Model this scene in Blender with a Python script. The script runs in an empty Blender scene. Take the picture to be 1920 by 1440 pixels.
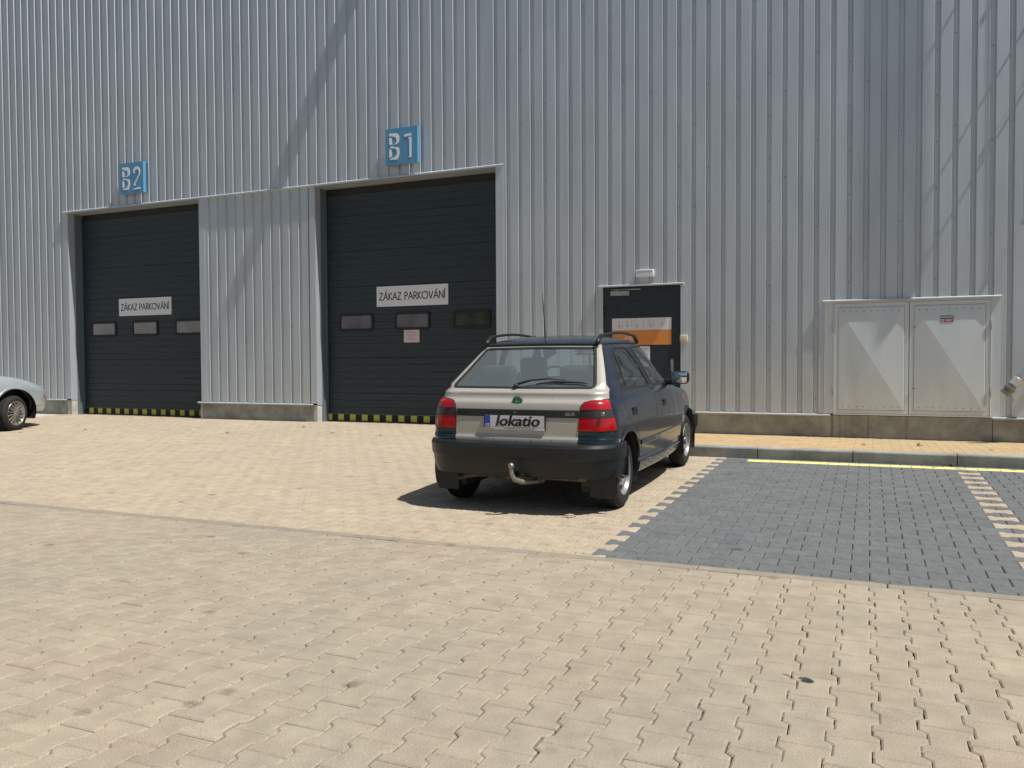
import bpy, bmesh, math, random
import numpy as np
from mathutils import Vector, Matrix
from mathutils.bvhtree import BVHTree
random.seed(7); rng = np.random.default_rng(7)
R = math.radians
sc = bpy.context.scene
COL = sc.collection

# ---------------------------------------------------------------- camera
cd = bpy.data.cameras.new('camera'); cam = bpy.data.objects.new('camera', cd); COL.objects.link(cam)
yaw, pitch, roll = -0.4086, -0.0285, -0.0054
cy_, sy_ = math.cos(yaw), math.sin(yaw)
F = Vector((sy_, cy_, 0)); Rt = Vector((cy_, -sy_, 0)); U = Vector((0, 0, 1))
F2 = F*math.cos(pitch)+U*math.sin(pitch); U2 = U*math.cos(pitch)-F*math.sin(pitch)
R3 = Rt*math.cos(roll)+U2*math.sin(roll); U3 = U2*math.cos(roll)-Rt*math.sin(roll)
M = Matrix((R3, U3, -F2)).transposed().to_4x4(); M.translation = Vector((0, -12.5554, 1.2144))
cam.matrix_world = M
cd.sensor_width = 36; cd.lens = 1546.134/1920*36; cd.clip_end = 3000; cd.clip_start = .05
sc.camera = cam
# ---------------------------------------------------------------- light
SUN = Vector((.537, -.075, 1)).normalized()
w = bpy.data.worlds.new('World'); sc.world = w; w.use_nodes = True
nt = w.node_tree; sk = nt.nodes.new('ShaderNodeTexSky'); sk.sky_type = 'NISHITA'; sk.sun_disc = False
sk.sun_elevation = math.asin(SUN.z); sk.sun_rotation = math.atan2(SUN.x, SUN.y)
sk.air_density = 1.1; sk.dust_density = 2.0; sk.ozone_density = 1.0
nt.links.new(sk.outputs[0], nt.nodes['Background'].inputs[0]); nt.nodes['Background'].inputs[1].default_value = .062
ld = bpy.data.lights.new('sun', 'SUN'); ld.energy = 5.0; ld.angle = R(.53); ld.color = (1, .97, .92)
lo = bpy.data.objects.new('sun', ld); COL.objects.link(lo); lo.rotation_euler = SUN.to_track_quat('Z', 'Y').to_euler()
vs = sc.view_settings; vs.view_transform = 'Standard'; vs.look = 'None'; vs.gamma = 1; vs.use_curve_mapping = False
vs.exposure = .21

# ---------------------------------------------------------------- materials
def mat(name, col, rough=.5, metal=0, spec=.5, coat=0, bump=0, bscale=40, var=0, vscale=6, trans=0, emit=None):
    m = bpy.data.materials.new(name); m.use_nodes = True
    n = m.node_tree.nodes; l = m.node_tree.links; b = n['Principled BSDF']
    b.inputs['Base Color'].default_value = (*col, 1); b.inputs['Roughness'].default_value = rough
    b.inputs['Metallic'].default_value = metal; b.inputs['Specular IOR Level'].default_value = spec
    b.inputs['Coat Weight'].default_value = coat; b.inputs['Coat Roughness'].default_value = .04
    tc = n.new('ShaderNodeTexCoord')
    if var:
        t = n.new('ShaderNodeTexNoise'); t.inputs['Scale'].default_value = vscale; t.inputs['Detail'].default_value = 6
        l.new(tc.outputs['Object'], t.inputs['Vector'])
        mr = n.new('ShaderNodeMapRange'); mr.inputs['From Min'].default_value = .3; mr.inputs['From Max'].default_value = .7
        mr.inputs['To Min'].default_value = 1-var; mr.inputs['To Max'].default_value = 1+var
        l.new(t.outputs['Fac'], mr.inputs['Value'])
        mx = n.new('ShaderNodeVectorMath'); mx.operation = 'SCALE'; mx.inputs[0].default_value = col
        l.new(mr.outputs[0], mx.inputs['Scale']); l.new(mx.outputs[0], b.inputs['Base Color'])
    if bump:
        t = n.new('ShaderNodeTexNoise'); t.inputs['Scale'].default_value = bscale; t.inputs['Detail'].default_value = 5
        l.new(tc.outputs['Object'], t.inputs['Vector'])
        bp = n.new('ShaderNodeBump'); bp.inputs['Strength'].default_value = bump; bp.inputs['Distance'].default_value = .01
        l.new(t.outputs['Fac'], bp.inputs['Height']); l.new(bp.outputs[0], b.inputs['Normal'])
    return m

def nd(m, t, **k):
    x = m.node_tree.nodes.new(t)
    for a, v in k.items(): setattr(x, a, v)
    return x
def lk(m, a, b): m.node_tree.links.new(a, b)

def paver_mat(name, c1, c2, dirt, stains=False, grey=None):
    """block paving: a random tone per block, fine grit, broad dusty patches, drips and stains"""
    m = bpy.data.materials.new(name); m.use_nodes = True
    b = m.node_tree.nodes['Principled BSDF']; b.inputs['Roughness'].default_value = .92; b.inputs['Specular IOR Level'].default_value = .25
    at = nd(m, 'ShaderNodeAttribute'); at.attribute_name = 'tone'
    geo = nd(m, 'ShaderNodeNewGeometry')
    mix = nd(m, 'ShaderNodeMix', data_type='RGBA'); mix.inputs['A'].default_value = (*c1, 1); mix.inputs['B'].default_value = (*c2, 1)
    lk(m, at.outputs['Fac'], mix.inputs['Factor'])
    # broad patches
    n1 = nd(m, 'ShaderNodeTexNoise'); n1.inputs['Scale'].default_value = .55; n1.inputs['Detail'].default_value = 5; n1.inputs['Roughness'].default_value = .62
    lk(m, geo.outputs['Position'], n1.inputs['Vector'])
    r1 = nd(m, 'ShaderNodeMapRange'); r1.inputs['From Min'].default_value = .44; r1.inputs['From Max'].default_value = .62
    lk(m, n1.outputs['Fac'], r1.inputs['Value'])
    mu = nd(m, 'ShaderNodeMath', operation='MULTIPLY'); mu.inputs[1].default_value = .6; lk(m, r1.outputs[0], mu.inputs[0])
    mx2 = nd(m, 'ShaderNodeMix', data_type='RGBA'); mx2.inputs['B'].default_value = (*dirt, 1)
    lk(m, mu.outputs[0], mx2.inputs['Factor'])
    n4 = nd(m, 'ShaderNodeTexNoise'); n4.inputs['Scale'].default_value = 1.3; n4.inputs['Detail'].default_value = 4; n4.noise_dimensions = '4D'; n4.inputs['W'].default_value = 7
    lk(m, geo.outputs['Position'], n4.inputs['Vector'])
    r5 = nd(m, 'ShaderNodeMapRange'); r5.inputs['From Min'].default_value = .5; r5.inputs['From Max'].default_value = .68; r5.inputs['To Max'].default_value = .55
    lk(m, n4.outputs['Fac'], r5.inputs['Value'])
    mx3 = nd(m, 'ShaderNodeMix', data_type='RGBA'); mx3.inputs['B'].default_value = (c1[0]*1.02, c1[1]*.965, c1[2]*.985, 1)
    lk(m, r5.outputs[0], mx3.inputs['Factor']); lk(m, mix.outputs['Result'], mx3.inputs['A']); lk(m, mx3.outputs['Result'], mx2.inputs['A'])
    # drips: small round dark spots
    vo = nd(m, 'ShaderNodeTexVoronoi'); vo.inputs['Scale'].default_value = 2.3; lk(m, geo.outputs['Position'], vo.inputs['Vector'])
    r2 = nd(m, 'ShaderNodeMapRange'); r2.inputs['From Min'].default_value = .05; r2.inputs['From Max'].default_value = .11
    r2.inputs['To Min'].default_value = .62; r2.inputs['To Max'].default_value = 1
    lk(m, vo.outputs['Distance'], r2.inputs['Value'])
    # grit
    n2 = nd(m, 'ShaderNodeTexNoise'); n2.inputs['Scale'].default_value = 190; n2.inputs['Detail'].default_value = 3
    lk(m, geo.outputs['Position'], n2.inputs['Vector'])
    r3 = nd(m, 'ShaderNodeMapRange'); r3.inputs['From Min'].default_value = .3; r3.inputs['From Max'].default_value = .7
    r3.inputs['To Min'].default_value = .78; r3.inputs['To Max'].default_value = 1.2
    lk(m, n2.outputs['Fac'], r3.inputs['Value'])
    n3 = nd(m, 'ShaderNodeTexNoise'); n3.inputs['Scale'].default_value = 9; n3.inputs['Detail'].default_value = 6
    lk(m, geo.outputs['Position'], n3.inputs['Vector'])
    r4 = nd(m, 'ShaderNodeMapRange'); r4.inputs['From Min'].default_value = .3; r4.inputs['From Max'].default_value = .7
    r4.inputs['To Min'].default_value = .88; r4.inputs['To Max'].default_value = 1.09
    lk(m, n3.outputs['Fac'], r4.inputs['Value'])
    p = nd(m, 'ShaderNodeMath', operation='MULTIPLY'); lk(m, r3.outputs[0], p.inputs[0]); lk(m, r2.outputs[0], p.inputs[1])
    p2 = nd(m, 'ShaderNodeMath', operation='MULTIPLY'); lk(m, p.outputs[0], p2.inputs[0]); lk(m, r4.outputs[0], p2.inputs[1])
    sc_ = nd(m, 'ShaderNodeVectorMath', operation='SCALE'); lk(m, mx2.outputs['Result'], sc_.inputs[0]); lk(m, p2.outputs[0], sc_.inputs['Scale'])
    out = sc_.outputs[0]
    if stains:
        nz = nd(m, 'ShaderNodeTexNoise'); nz.inputs['Scale'].default_value = 22; lk(m, geo.outputs['Position'], nz.inputs['Vector'])
        for (cx, cy, rx, ry, ang, colr, st) in [(-.203, -9.290, .026, .022, -.3, (.028, .033, .038), 1), (-.222, -9.268, .022, .016, .3, (.035, .04, .045), .9), (-.275, -9.262, .026, .010, -.5, (.05, .05, .05), .7),
                                                (-2.2, -10.35, .035, .03, 0, (.16, .14, .12), .55), (-2.5, -10.55, .03, .03, 0, (.16, .14, .12), .5), (-1.65, -10.7, .04, .03, .2, (.12, .14, .13), .5)]:
            mp = nd(m, 'ShaderNodeMapping', vector_type='TEXTURE'); mp.inputs['Location'].default_value = (cx, cy, 0)
            mp.inputs['Rotation'].default_value = (0, 0, ang); mp.inputs['Scale'].default_value = (rx, ry, 1)
            lk(m, geo.outputs['Position'], mp.inputs['Vector'])
            ln = nd(m, 'ShaderNodeVectorMath', operation='LENGTH'); lk(m, mp.outputs[0], ln.inputs[0])
            ad = nd(m, 'ShaderNodeMath', operation='MULTIPLY_ADD'); lk(m, nz.outputs['Fac'], ad.inputs[0]); ad.inputs[1].default_value = 1.3; lk(m, ln.outputs['Value'], ad.inputs[2])
            rr = nd(m, 'ShaderNodeMapRange'); rr.inputs['From Min'].default_value = 1.5; rr.inputs['From Max'].default_value = 1.75
            rr.inputs['To Min'].default_value = st; rr.inputs['To Max'].default_value = 0; lk(m, ad.outputs[0], rr.inputs['Value'])
            mm = nd(m, 'ShaderNodeMix', data_type='RGBA'); mm.inputs['B'].default_value = (*colr, 1); lk(m, rr.outputs[0], mm.inputs['Factor']); lk(m, out, mm.inputs['A'])
            out = mm.outputs['Result']
    lk(m, out, b.inputs['Base Color'])
    bp = nd(m, 'ShaderNodeBump'); bp.inputs['Strength'].default_value = .35; bp.inputs['Distance'].default_value = .003
    lk(m, n2.outputs['Fac'], bp.inputs['Height']); lk(m, bp.outputs[0], b.inputs['Normal'])
    return m

TAN = paver_mat('tan_pavers', (.298, .250, .186), (.350, .297, .222), (.266, .241, .192), True)
TAN2 = paver_mat('driveway_tan_pavers', (.352, .294, .212), (.405, .341, .248), (.342, .293, .220))
GREY = paver_mat('grey_pavers', (.112, .119, .122), (.134, .141, .143), (.130, .134, .131))
ORANGE = paver_mat('sidewalk_pavers', (.40, .285, .15), (.47, .345, .19), (.37, .295, .18))
YELLOW = paver_mat('yellow_paint', (.62, .60, .20), (.68, .65, .24), (.50, .48, .27))
SAND = mat('joint_sand', (.15, .125, .09), .95, var=.3, vscale=30, spec=.1)

def concrete(name, col, dirtz=None, stain=0):
    m = bpy.data.materials.new(name); m.use_nodes = True
    b = m.node_tree.nodes['Principled BSDF']; b.inputs['Roughness'].default_value = .9; b.inputs['Specular IOR Level'].default_value = .2
    geo = nd(m, 'ShaderNodeNewGeometry')
    n1 = nd(m, 'ShaderNodeTexNoise'); n1.inputs['Scale'].default_value = 3.2; n1.inputs['Detail'].default_value = 8; n1.inputs['Roughness'].default_value = .65
    lk(m, geo.outputs['Position'], n1.inputs['Vector'])
    cr = nd(m, 'ShaderNodeValToRGB'); e = cr.color_ramp.elements
    e[0].position = .32; e[0].color = (*[c*.62 for c in col], 1); e[1].position = .68; e[1].color = (*[c*1.25 for c in col], 1)
    lk(m, n1.outputs['Fac'], cr.inputs[0]); out = cr.outputs[0]
    if stain:   # rust runs below the cabinet and damp streaks
        sp = nd(m, 'ShaderNodeSeparateXYZ'); lk(m, geo.outputs['Position'], sp.inputs[0])
        for x0, wd, st in ((-.455, .03, .75), (-.36, .02, .35), (-.20, .012, .3), (.458, .022, .55), (.86, .012, .2)):
            nz = nd(m, 'ShaderNodeTexNoise'); nz.inputs['Scale'].default_value = 14; lk(m, geo.outputs['Position'], nz.inputs['Vector'])
            a = nd(m, 'ShaderNodeMath', operation='SUBTRACT'); lk(m, sp.outputs['X'], a.inputs[0]); a.inputs[1].default_value = x0
            ab = nd(m, 'ShaderNodeMath', operation='ABSOLUTE'); lk(m, a.outputs[0], ab.inputs[0])
            ma = nd(m, 'ShaderNodeMath', operation='MULTIPLY_ADD'); lk(m, nz.outputs['Fac'], ma.inputs[0]); ma.inputs[1].default_value = -.03; lk(m, ab.outputs[0], ma.inputs[2])
            rr = nd(m, 'ShaderNodeMapRange'); rr.inputs['From Min'].default_value = -.02; rr.inputs['From Max'].default_value = wd-.01
            rr.inputs['To Min'].default_value = st; rr.inputs['To Max'].default_value = 0; lk(m, ma.outputs[0], rr.inputs['Value'])
            mm = nd(m, 'ShaderNodeMix', data_type='RGBA'); mm.inputs['B'].default_value = (.16, .095, .045, 1); lk(m, rr.outputs[0], mm.inputs['Factor']); lk(m, out, mm.inputs['A'])
            out = mm.outputs['Result']
    lk(m, out, b.inputs['Base Color'])
    n2 = nd(m, 'ShaderNodeTexNoise'); n2.inputs['Scale'].default_value = 60; n2.inputs['Detail'].default_value = 6; lk(m, geo.outputs['Position'], n2.inputs['Vector'])
    bp = nd(m, 'ShaderNodeBump'); bp.inputs['Strength'].default_value = .4; bp.inputs['Distance'].default_value = .006
    lk(m, n2.outputs['Fac'], bp.inputs['Height']); lk(m, bp.outputs[0], b.inputs['Normal'])
    return m
CONC = concrete('plinth_concrete', (.35, .35, .31), stain=1)
CONC_L = concrete('light_concrete', (.52, .50, .44))
KERB = concrete('kerb_concrete', (.29, .288, .268))

def steel(name, col, rough=.38, wave=.25, metal=.25):
    m = mat(name, col, rough, metal, .5)
    b = m.node_tree.nodes['Principled BSDF']; geo = nd(m, 'ShaderNodeNewGeometry')
    mp = nd(m, 'ShaderNodeMapping'); mp.inputs['Scale'].default_value = (1.6, 1.6, .35); lk(m, geo.outputs['Position'], mp.inputs['Vector'])
    t = nd(m, 'ShaderNodeTexNoise'); t.inputs['Scale'].default_value = 1; t.inputs['Detail'].default_value = 2; lk(m, mp.outputs[0], t.inputs['Vector'])
    bp = nd(m, 'ShaderNodeBump'); bp.inputs['Strength'].default_value = wave; bp.inputs['Distance'].default_value = .05
    lk(m, t.outputs['Fac'], bp.inputs['Height']); lk(m, bp.outputs[0], b.inputs['Normal'])
    t2 = nd(m, 'ShaderNodeTexNoise'); t2.inputs['Scale'].default_value = 2.2; t2.inputs['Detail'].default_value = 6; lk(m, mp.outputs[0], t2.inputs['Vector'])
    mr = nd(m, 'ShaderNodeMapRange'); mr.inputs['From Min'].default_value = .3; mr.inputs['From Max'].default_value = .7; mr.inputs['To Min'].default_value = .93; mr.inputs['To Max'].default_value = 1.05
    lk(m, t2.outputs['Fac'], mr.inputs['Value'])
    s = nd(m, 'ShaderNodeVectorMath', operation='SCALE'); s.inputs[0].default_value = col; lk(m, mr.outputs[0], s.inputs['Scale']); lk(m, s.outputs[0], b.inputs['Base Color'])
    return m
CLAD = steel('silver_cladding', (.60, .645, .67), .56, .2, .82)
FLASH = steel('silver_flashing', (.55, .60, .64), .5, .1, .5)
LEDGE = mat('ledge_metal', (.55, .56, .57), .4, .3)
CAB = steel('cabinet_steel', (.68, .735, .76), .42, .45, .35)
SCREW = mat('screw_head', (.15, .16, .17), .5, .5)
CHANNEL = mat('channel_steel', (.16, .20, .22), .5, .3)
GDOOR = mat('garage_door_paint', (.022, .036, .046), .45, 0, .5, bump=.05, bscale=300)
GROOVE = mat('door_groove', (.012, .014, .016), .7)
BLACK = mat('black_rubber', (.012, .012, .013), .55)
PLASTIC = mat('black_plastic', (.011, .014, .016), .40, spec=.4, var=.12, vscale=5)
YSQ = mat('yellow_square', (.62, .57, .10), .55, var=.12, vscale=30)
WHITE = mat('white_plate', (.74, .76, .78), .4)
INK = mat('black_ink', (.012, .012, .014), .5)
INKG = mat('grey_ink', (.22, .21, .21), .7)
PAPER = mat('paper', (.72, .71, .74), .7)
PINK = mat('pink_paper', (.66, .56, .53), .7)
ORNG = mat('orange_print', (.72, .27, .06), .55, var=.06, vscale=9)
BLUE = mat('sign_blue', (.10, .30, .50), .35)
LETTER = mat('letter_white', (.80, .83, .86), .35)
EDOOR = mat('entrance_door_paint', (.022, .033, .045), .35, var=.12, vscale=4)
CREAM = mat('cream_plastic', (.62, .58, .42), .5)
WPLAST = mat('white_plastic', (.75, .76, .78), .35)
SLOT = mat('slot_dark', (.08, .075, .075), .5)
MILK = mat('milky_pane', (.27, .27, .28), .15, var=.15, vscale=3)
MILKD = mat('dull_pane', (.15, .15, .175), .12, var=.25, vscale=3)
DPANE = mat('dark_pane', (.045, .052, .045), .06, bump=.35, bscale=5, var=.5, vscale=4)
GALV = mat('galvanised', (.42, .44, .45), .4, .6, var=.15, vscale=12)
BRASSY = mat('coupling_metal', (.26, .25, .22), .45, .6, var=.25, vscale=30)
ROPE = mat('rope', (.22, .22, .2), .9)
GREEN = mat('weed_green', (.07, .11, .03), .8)
DRY = mat('dry_leaf', (.16, .12, .06), .9)
STK_G = mat('sticker_teal', (.02, .18, .17), .5); STK_R = mat('sticker_red', (.35, .03, .03), .5)

# ---------------------------------------------------------------- helpers
def link(o, parent=None, **p):
    COL.objects.link(o)
    if parent is not None: o.parent = parent
    for k, v in p.items(): o[k] = v
    return o
def tag(o, label=None, category=None, group=None, kind=None):
    for k, v in (('label', label), ('category', category), ('group', group), ('kind', kind)):
        if v: o[k] = v
    return o
def empty(name, loc=(0, 0, 0), rz=0, **p):
    o = bpy.data.objects.new(name, None); COL.objects.link(o); o.location = loc; o.rotation_euler = (0, 0, rz); o.empty_display_size = .2
    for k, v in p.items(): o[k] = v
    return o
class MB:
    """collects shapes into one mesh"""
    def __init__(s): s.v = []; s.f = []; s.m = []; s.mats = []
    def mi(s, m):
        if m not in s.mats: s.mats.append(m)
        return s.mats.index(m)
    def add(s, v, f, m):
        k = len(s.v); s.v += [tuple(p) for p in v]; s.f += [tuple(i+k for i in q) for q in f]; s.m += [s.mi(m)]*len(f)
    def box(s, x0, x1, y0, y1, z0, z1, m):
        v = [(x, y, z) for z in (z0, z1) for y in (y0, y1) for x in (x0, x1)]
        s.add(v, [(0, 2, 3, 1), (4, 5, 7, 6), (0, 1, 5, 4), (2, 6, 7, 3), (0, 4, 6, 2), (1, 3, 7, 5)], m)
    def prism(s, pts, axis, a, b, m):
        """polygon pts (2D) extruded along axis from a to b"""
        n = len(pts)
        def P(p, t): return {'x': (t, p[0], p[1]), 'y': (p[0], t, p[1]), 'z': (p[0], p[1], t)}[axis]
        v = [P(p, a) for p in pts]+[P(p, b) for p in pts]
        s.add(v, [tuple(range(n))[::-1], tuple(range(n, 2*n))]+[(i, (i+1) % n, n+(i+1) % n, n+i) for i in range(n)], m)
    def tube(s, pts, r, m, seg=10, cap=True):
        pts = [Vector(p) for p in pts]; n = len(pts); rings = []
        rr = r if isinstance(r, (list, tuple)) else [r]*n
        up = Vector((0, 0, 1)); k = len(s.v); V = []
        for i in range(n):
            t = (pts[min(i+1, n-1)]-pts[max(i-1, 0)]).normalized()
            a = t.cross(up if abs(t.z) < .95 else Vector((1, 0, 0))).normalized(); b = t.cross(a)
            V += [pts[i]+(a*math.cos(2*math.pi*j/seg)+b*math.sin(2*math.pi*j/seg))*rr[i] for j in range(seg)]
        Fc = [(i*seg+j, i*seg+(j+1) % seg, (i+1)*seg+(j+1) % seg, (i+1)*seg+j) for i in range(n-1) for j in range(seg)]
        if cap: Fc += [tuple(range(seg))[::-1], tuple(range((n-1)*seg, n*seg))]
        s.add(V, Fc, m)
    def lathe(s, prof, m, seg=48, axis='x', c=(0, 0, 0), mats=None):
        """prof: list of (t along axis, radius)"""
        V = []
        for (t, r) in prof:
            for j in range(seg):
                a = 2*math.pi*j/seg; p = {'x': (t, r*math.cos(a), r*math.sin(a)), 'y': (r*math.cos(a), t, r*math.sin(a)), 'z': (r*math.cos(a), r*math.sin(a), t)}[axis]
                V.append((p[0]+c[0], p[1]+c[1], p[2]+c[2]))
        s.add(V, [(i*seg+j, i*seg+(j+1) % seg, (i+1)*seg+(j+1) % seg, (i+1)*seg+j) for i in range(len(prof)-1) for j in range(seg)], m)
    def split(s):
        # one collector per separate piece (primitives whose bounds touch stay together)
        pr = []; i = 0
        used = [-1]*len(s.v); par = {}
        comp = list(range(len(s.v)))
        def find(a):
            while comp[a] != a: comp[a] = comp[comp[a]]; a = comp[a]
            return a
        for f_ in s.f:
            for k in f_[1:]: comp[find(k)] = find(f_[0])
        g = {}
        for k in range(len(s.v)): g.setdefault(find(k), []).append(k)
        keys = list(g); bb = {k: (np.min([s.v[i] for i in g[k]], 0)-.003, np.max([s.v[i] for i in g[k]], 0)+.003) for k in keys}
        p2 = {k: k for k in keys}
        def f2(a):
            while p2[a] != a: a = p2[a]
            return a
        for a in range(len(keys)):
            for b in range(a):
                A, B_ = bb[keys[a]], bb[keys[b]]
                if np.all(A[0] <= B_[1]) and np.all(B_[0] <= A[1]): p2[f2(keys[a])] = f2(keys[b])
        out = {}
        for fi, f_ in enumerate(s.f):
            r_ = f2(find(f_[0])); mb = out.setdefault(r_, (MB(), {}))
            m_, idx = mb; q = []
            for k in f_:
                if k not in idx: idx[k] = len(m_.v); m_.v.append(s.v[k])
                q.append(idx[k])
            m_.f.append(tuple(q)); m_.m.append(m_.mi(s.mats[s.m[fi]]))
        return [o_[0] for o_ in out.values()]
    def build(s, name, parent=None, smooth=False, bevel=0, **p):
        me = bpy.data.meshes.new(name); me.from_pydata(s.v, [], s.f)
        for m in s.mats: me.materials.append(m)
        me.polygons.foreach_set('material_index', s.m)
        bm = bmesh.new(); bm.from_mesh(me); bmesh.ops.recalc_face_normals(bm, faces=bm.faces)
        if bevel: bmesh.ops.bevel(bm, geom=[e for e in bm.edges if e.calc_face_angle(0) > .6], offset=bevel, segments=2, affect='EDGES', profile=.6)
        bm.to_mesh(me); bm.free()
        if smooth: me.shade_smooth() if smooth is True else me.shade_auto_smooth(use_auto_smooth=True, angle=smooth) if hasattr(me, 'shade_auto_smooth') else me.shade_smooth()
        if smooth and smooth is not True: me.set_sharp_from_angle(angle=smooth)
        o = bpy.data.objects.new(name, me); link(o, parent)
        for k, v in p.items(): o[k] = v
        return o
def rbox(name, size, loc, m, parent=None, r=.02, seg=3, rot=(0, 0, 0), fn=None):
    bm = bmesh.new(); bmesh.ops.create_cube(bm, size=1)
    for v in bm.verts: v.co = Vector((v.co.x*size[0], v.co.y*size[1], v.co.z*size[2]))
    bmesh.ops.bevel(bm, geom=bm.edges[:], offset=r, segments=seg, affect='EDGES', profile=.5)
    if fn:
        for v in bm.verts: v.co = Vector(fn(v.co))
    me = bpy.data.meshes.new(name); bm.to_mesh(me); bm.free(); me.materials.append(m); me.shade_smooth()
    o = bpy.data.objects.new(name, me); o.location = loc; o.rotation_euler = rot; link(o, parent); return o
def text_mesh(name, s, size, m, parent, mtx, ext=.001, bold=0, shear=0, align='CENTER', sx=1):
    cu = bpy.data.curves.new(name, 'FONT'); cu.body = s; cu.size = size; cu.extrude = ext; cu.offset = bold; cu.shear = shear
    cu.align_x = align; cu.align_y = 'CENTER'; cu.resolution_u = 4
    o = bpy.data.objects.new(name, cu); COL.objects.link(o); bpy.context.view_layer.update()
    me = bpy.data.meshes.new_from_object(o.evaluated_get(bpy.context.evaluated_depsgraph_get())); bpy.data.objects.remove(o)
    me.name = name; me.transform(Matrix.Diagonal((sx, 1, 1, 1))); me.transform(mtx); me.materials.clear(); me.materials.append(m)
    q = bpy.data.objects.new(name, me); link(q, parent); return q
def facing(x, y, z, pitch=0):
    """text plane upright, facing -y"""
    return Matrix.Translation((x, y, z)) @ Matrix.Rotation(R(90)+pitch, 4, 'X')
# stroke lettering (upright geometric capitals)
def arc(cx, cy, rx, ry, a0, a1, n=14): return [(cx+rx*math.cos(R(a0+(a1-a0)*i/n)), cy+ry*math.sin(R(a0+(a1-a0)*i/n))) for i in range(n+1)]
GL = {'Z': (.52, [[(0.02, 1), (.5, 1), (0, 0), (.52, 0)]]), 'A': (.68, [[(0, 0), (.34, 1), (.68, 0)], [(.14, .33), (.54, .33)]]),
      'K': (.52, [[(.04, 0), (.04, 1)], [(.5, 1), (.04, .5), (.54, 0)]]), 'P': (.46, [[(.04, 0), (.04, 1), (.2, 1)]+arc(.2, .74, .24, .26, 90, -90)+[(.04, .48)]]),
      'R': (.5, [[(.04, 0), (.04, 1), (.2, 1)]+arc(.2, .74, .24, .26, 90, -90)+[(.04, .48)], [(.2, .48), (.52, 0)]]),
      'O': (.94, [arc(.47, .5, .45, .5, 0, 360, 32)]), 'V': (.62, [[(0, 1), (.31, 0), (.62, 1)]]), 'N': (.66, [[(.04, 0), (.04, 1), (.62, 0), (.62, 1)]]),
      'I': (.08, [[(.04, 0), (.04, 1)]]), ' ': (.28, [])}
def strokes(mb, s, x, z, h, wd, y, m, sx=1, gap=.13, depth=.002):
    tot = 0
    lay = []
    for ch in s:
        base = {'Á': 'A', 'Í': 'I'}.get(ch, ch); g = GL[base]; st = list(g[1])
        if ch == 'Á': st = st+[[(.34, 1.12), (.46, 1.32)]]
        if ch == 'Í': st = st+[[(.04, 1.12), (.16, 1.32)]]
        lay.append((tot, st)); tot += g[0]+gap
    tot -= gap; k = 0
    for off, st in lay:
        for pl in st:
            for a, b in zip(pl[:-1], pl[1:]):
                A = Vector((x+(off+a[0]-tot/2)*h*sx, z+a[1]*h)); B = Vector((x+(off+b[0]-tot/2)*h*sx, z+b[1]*h))
                d = (B-A).normalized(); n = Vector((-d.y, d.x))*wd/2; A = A-d*wd*.35; B = B+d*wd*.35; k += 1
                yy = y-depth-.00004*(k % 9)
                mb.add([(p.x, yy, p.y) for p in (A-n, B-n, B+n, A+n)], [(0, 1, 2, 3)], m)

# ---------------------------------------------------------------- ground
WY = -.6152
YS = -7.70
def gz(x, y):
    if y <= YS: return 0.
    a = .0188*(min(y, -2.9)-YS)+.0005*x*(min(y, -2.9)-YS)
    if y > -2.9: a = a+(.15-a)*(y+2.9)/(WY+2.9)
    return a
def sheet(name, xs, ys, zf, m, **p):
    v = [(x, y, zf(x, y)) for y in ys for x in xs]; n = len(xs)
    f = [(j*n+i, j*n+i+1, (j+1)*n+i+1, (j+1)*n+i) for j in range(len(ys)-1) for i in range(n-1)]
    mb = MB(); mb.add(v, f, m); o = mb.build(name, None, True, **p); return o
GROUND = paver_mat('yard_ground', (.40, .325, .225), (.44, .355, .25), (.34, .29, .22))
sheet('ground', [-1500, -60, 0, 60, 1500], [-1500, -60, 0, 60, 1500], lambda x, y: -.08, GROUND, kind='structure')
xs = list(np.linspace(-34, 12, 47))
sheet('joint_bed', xs, list(np.linspace(-20, -7.7, 6))+list(np.linspace(-7.6, .3, 14)), lambda x, y: gz(x, y)-(.012 if y > -7.6 else .016), SAND, kind='structure')

def clip(poly, a, b, c):      # keep a*x+b*y<=c
    out = []
    for i in range(len(poly)):
        p, q = poly[i], poly[(i+1) % len(poly)]
        dp, dq = a*p[0]+b*p[1]-c, a*q[0]+b*q[1]-c
        if dp <= 0: out.append(p)
        if (dp < 0 < dq) or (dq < 0 < dp):
            t = dp/(dp-dq); out.append((p[0]+(q[0]-p[0])*t, p[1]+(q[1]-p[1])*t))
    return out
HB = [(-.1, -.0825), (-.1, .0825), (-.06, .0825), (-.04, .0575), (.04, .0575), (.06, .0825), (.1, .0825), (.1, -.0825), (.06, -.0825), (.04, -.0575), (-.04, -.0575), (-.06, -.0825)]
def hblock(cx, cy, axis, jit=.0009, g=.0017, ge=.001):
    """outline of an I-shaped block, long axis 'x' or 'y'"""
    a = random.gauss(0, .004); jx, jy = random.gauss(0, jit), random.gauss(0, jit); out = []
    for (u, v) in HB:
        u = u-math.copysign(ge, u); v = v-math.copysign(g, v)
        p = (u, v) if axis == 'x' else (-v, u)
        out.append((cx+jx+p[0]-a*p[1], cy+jy+p[1]+a*p[0]))
    return out
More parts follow.
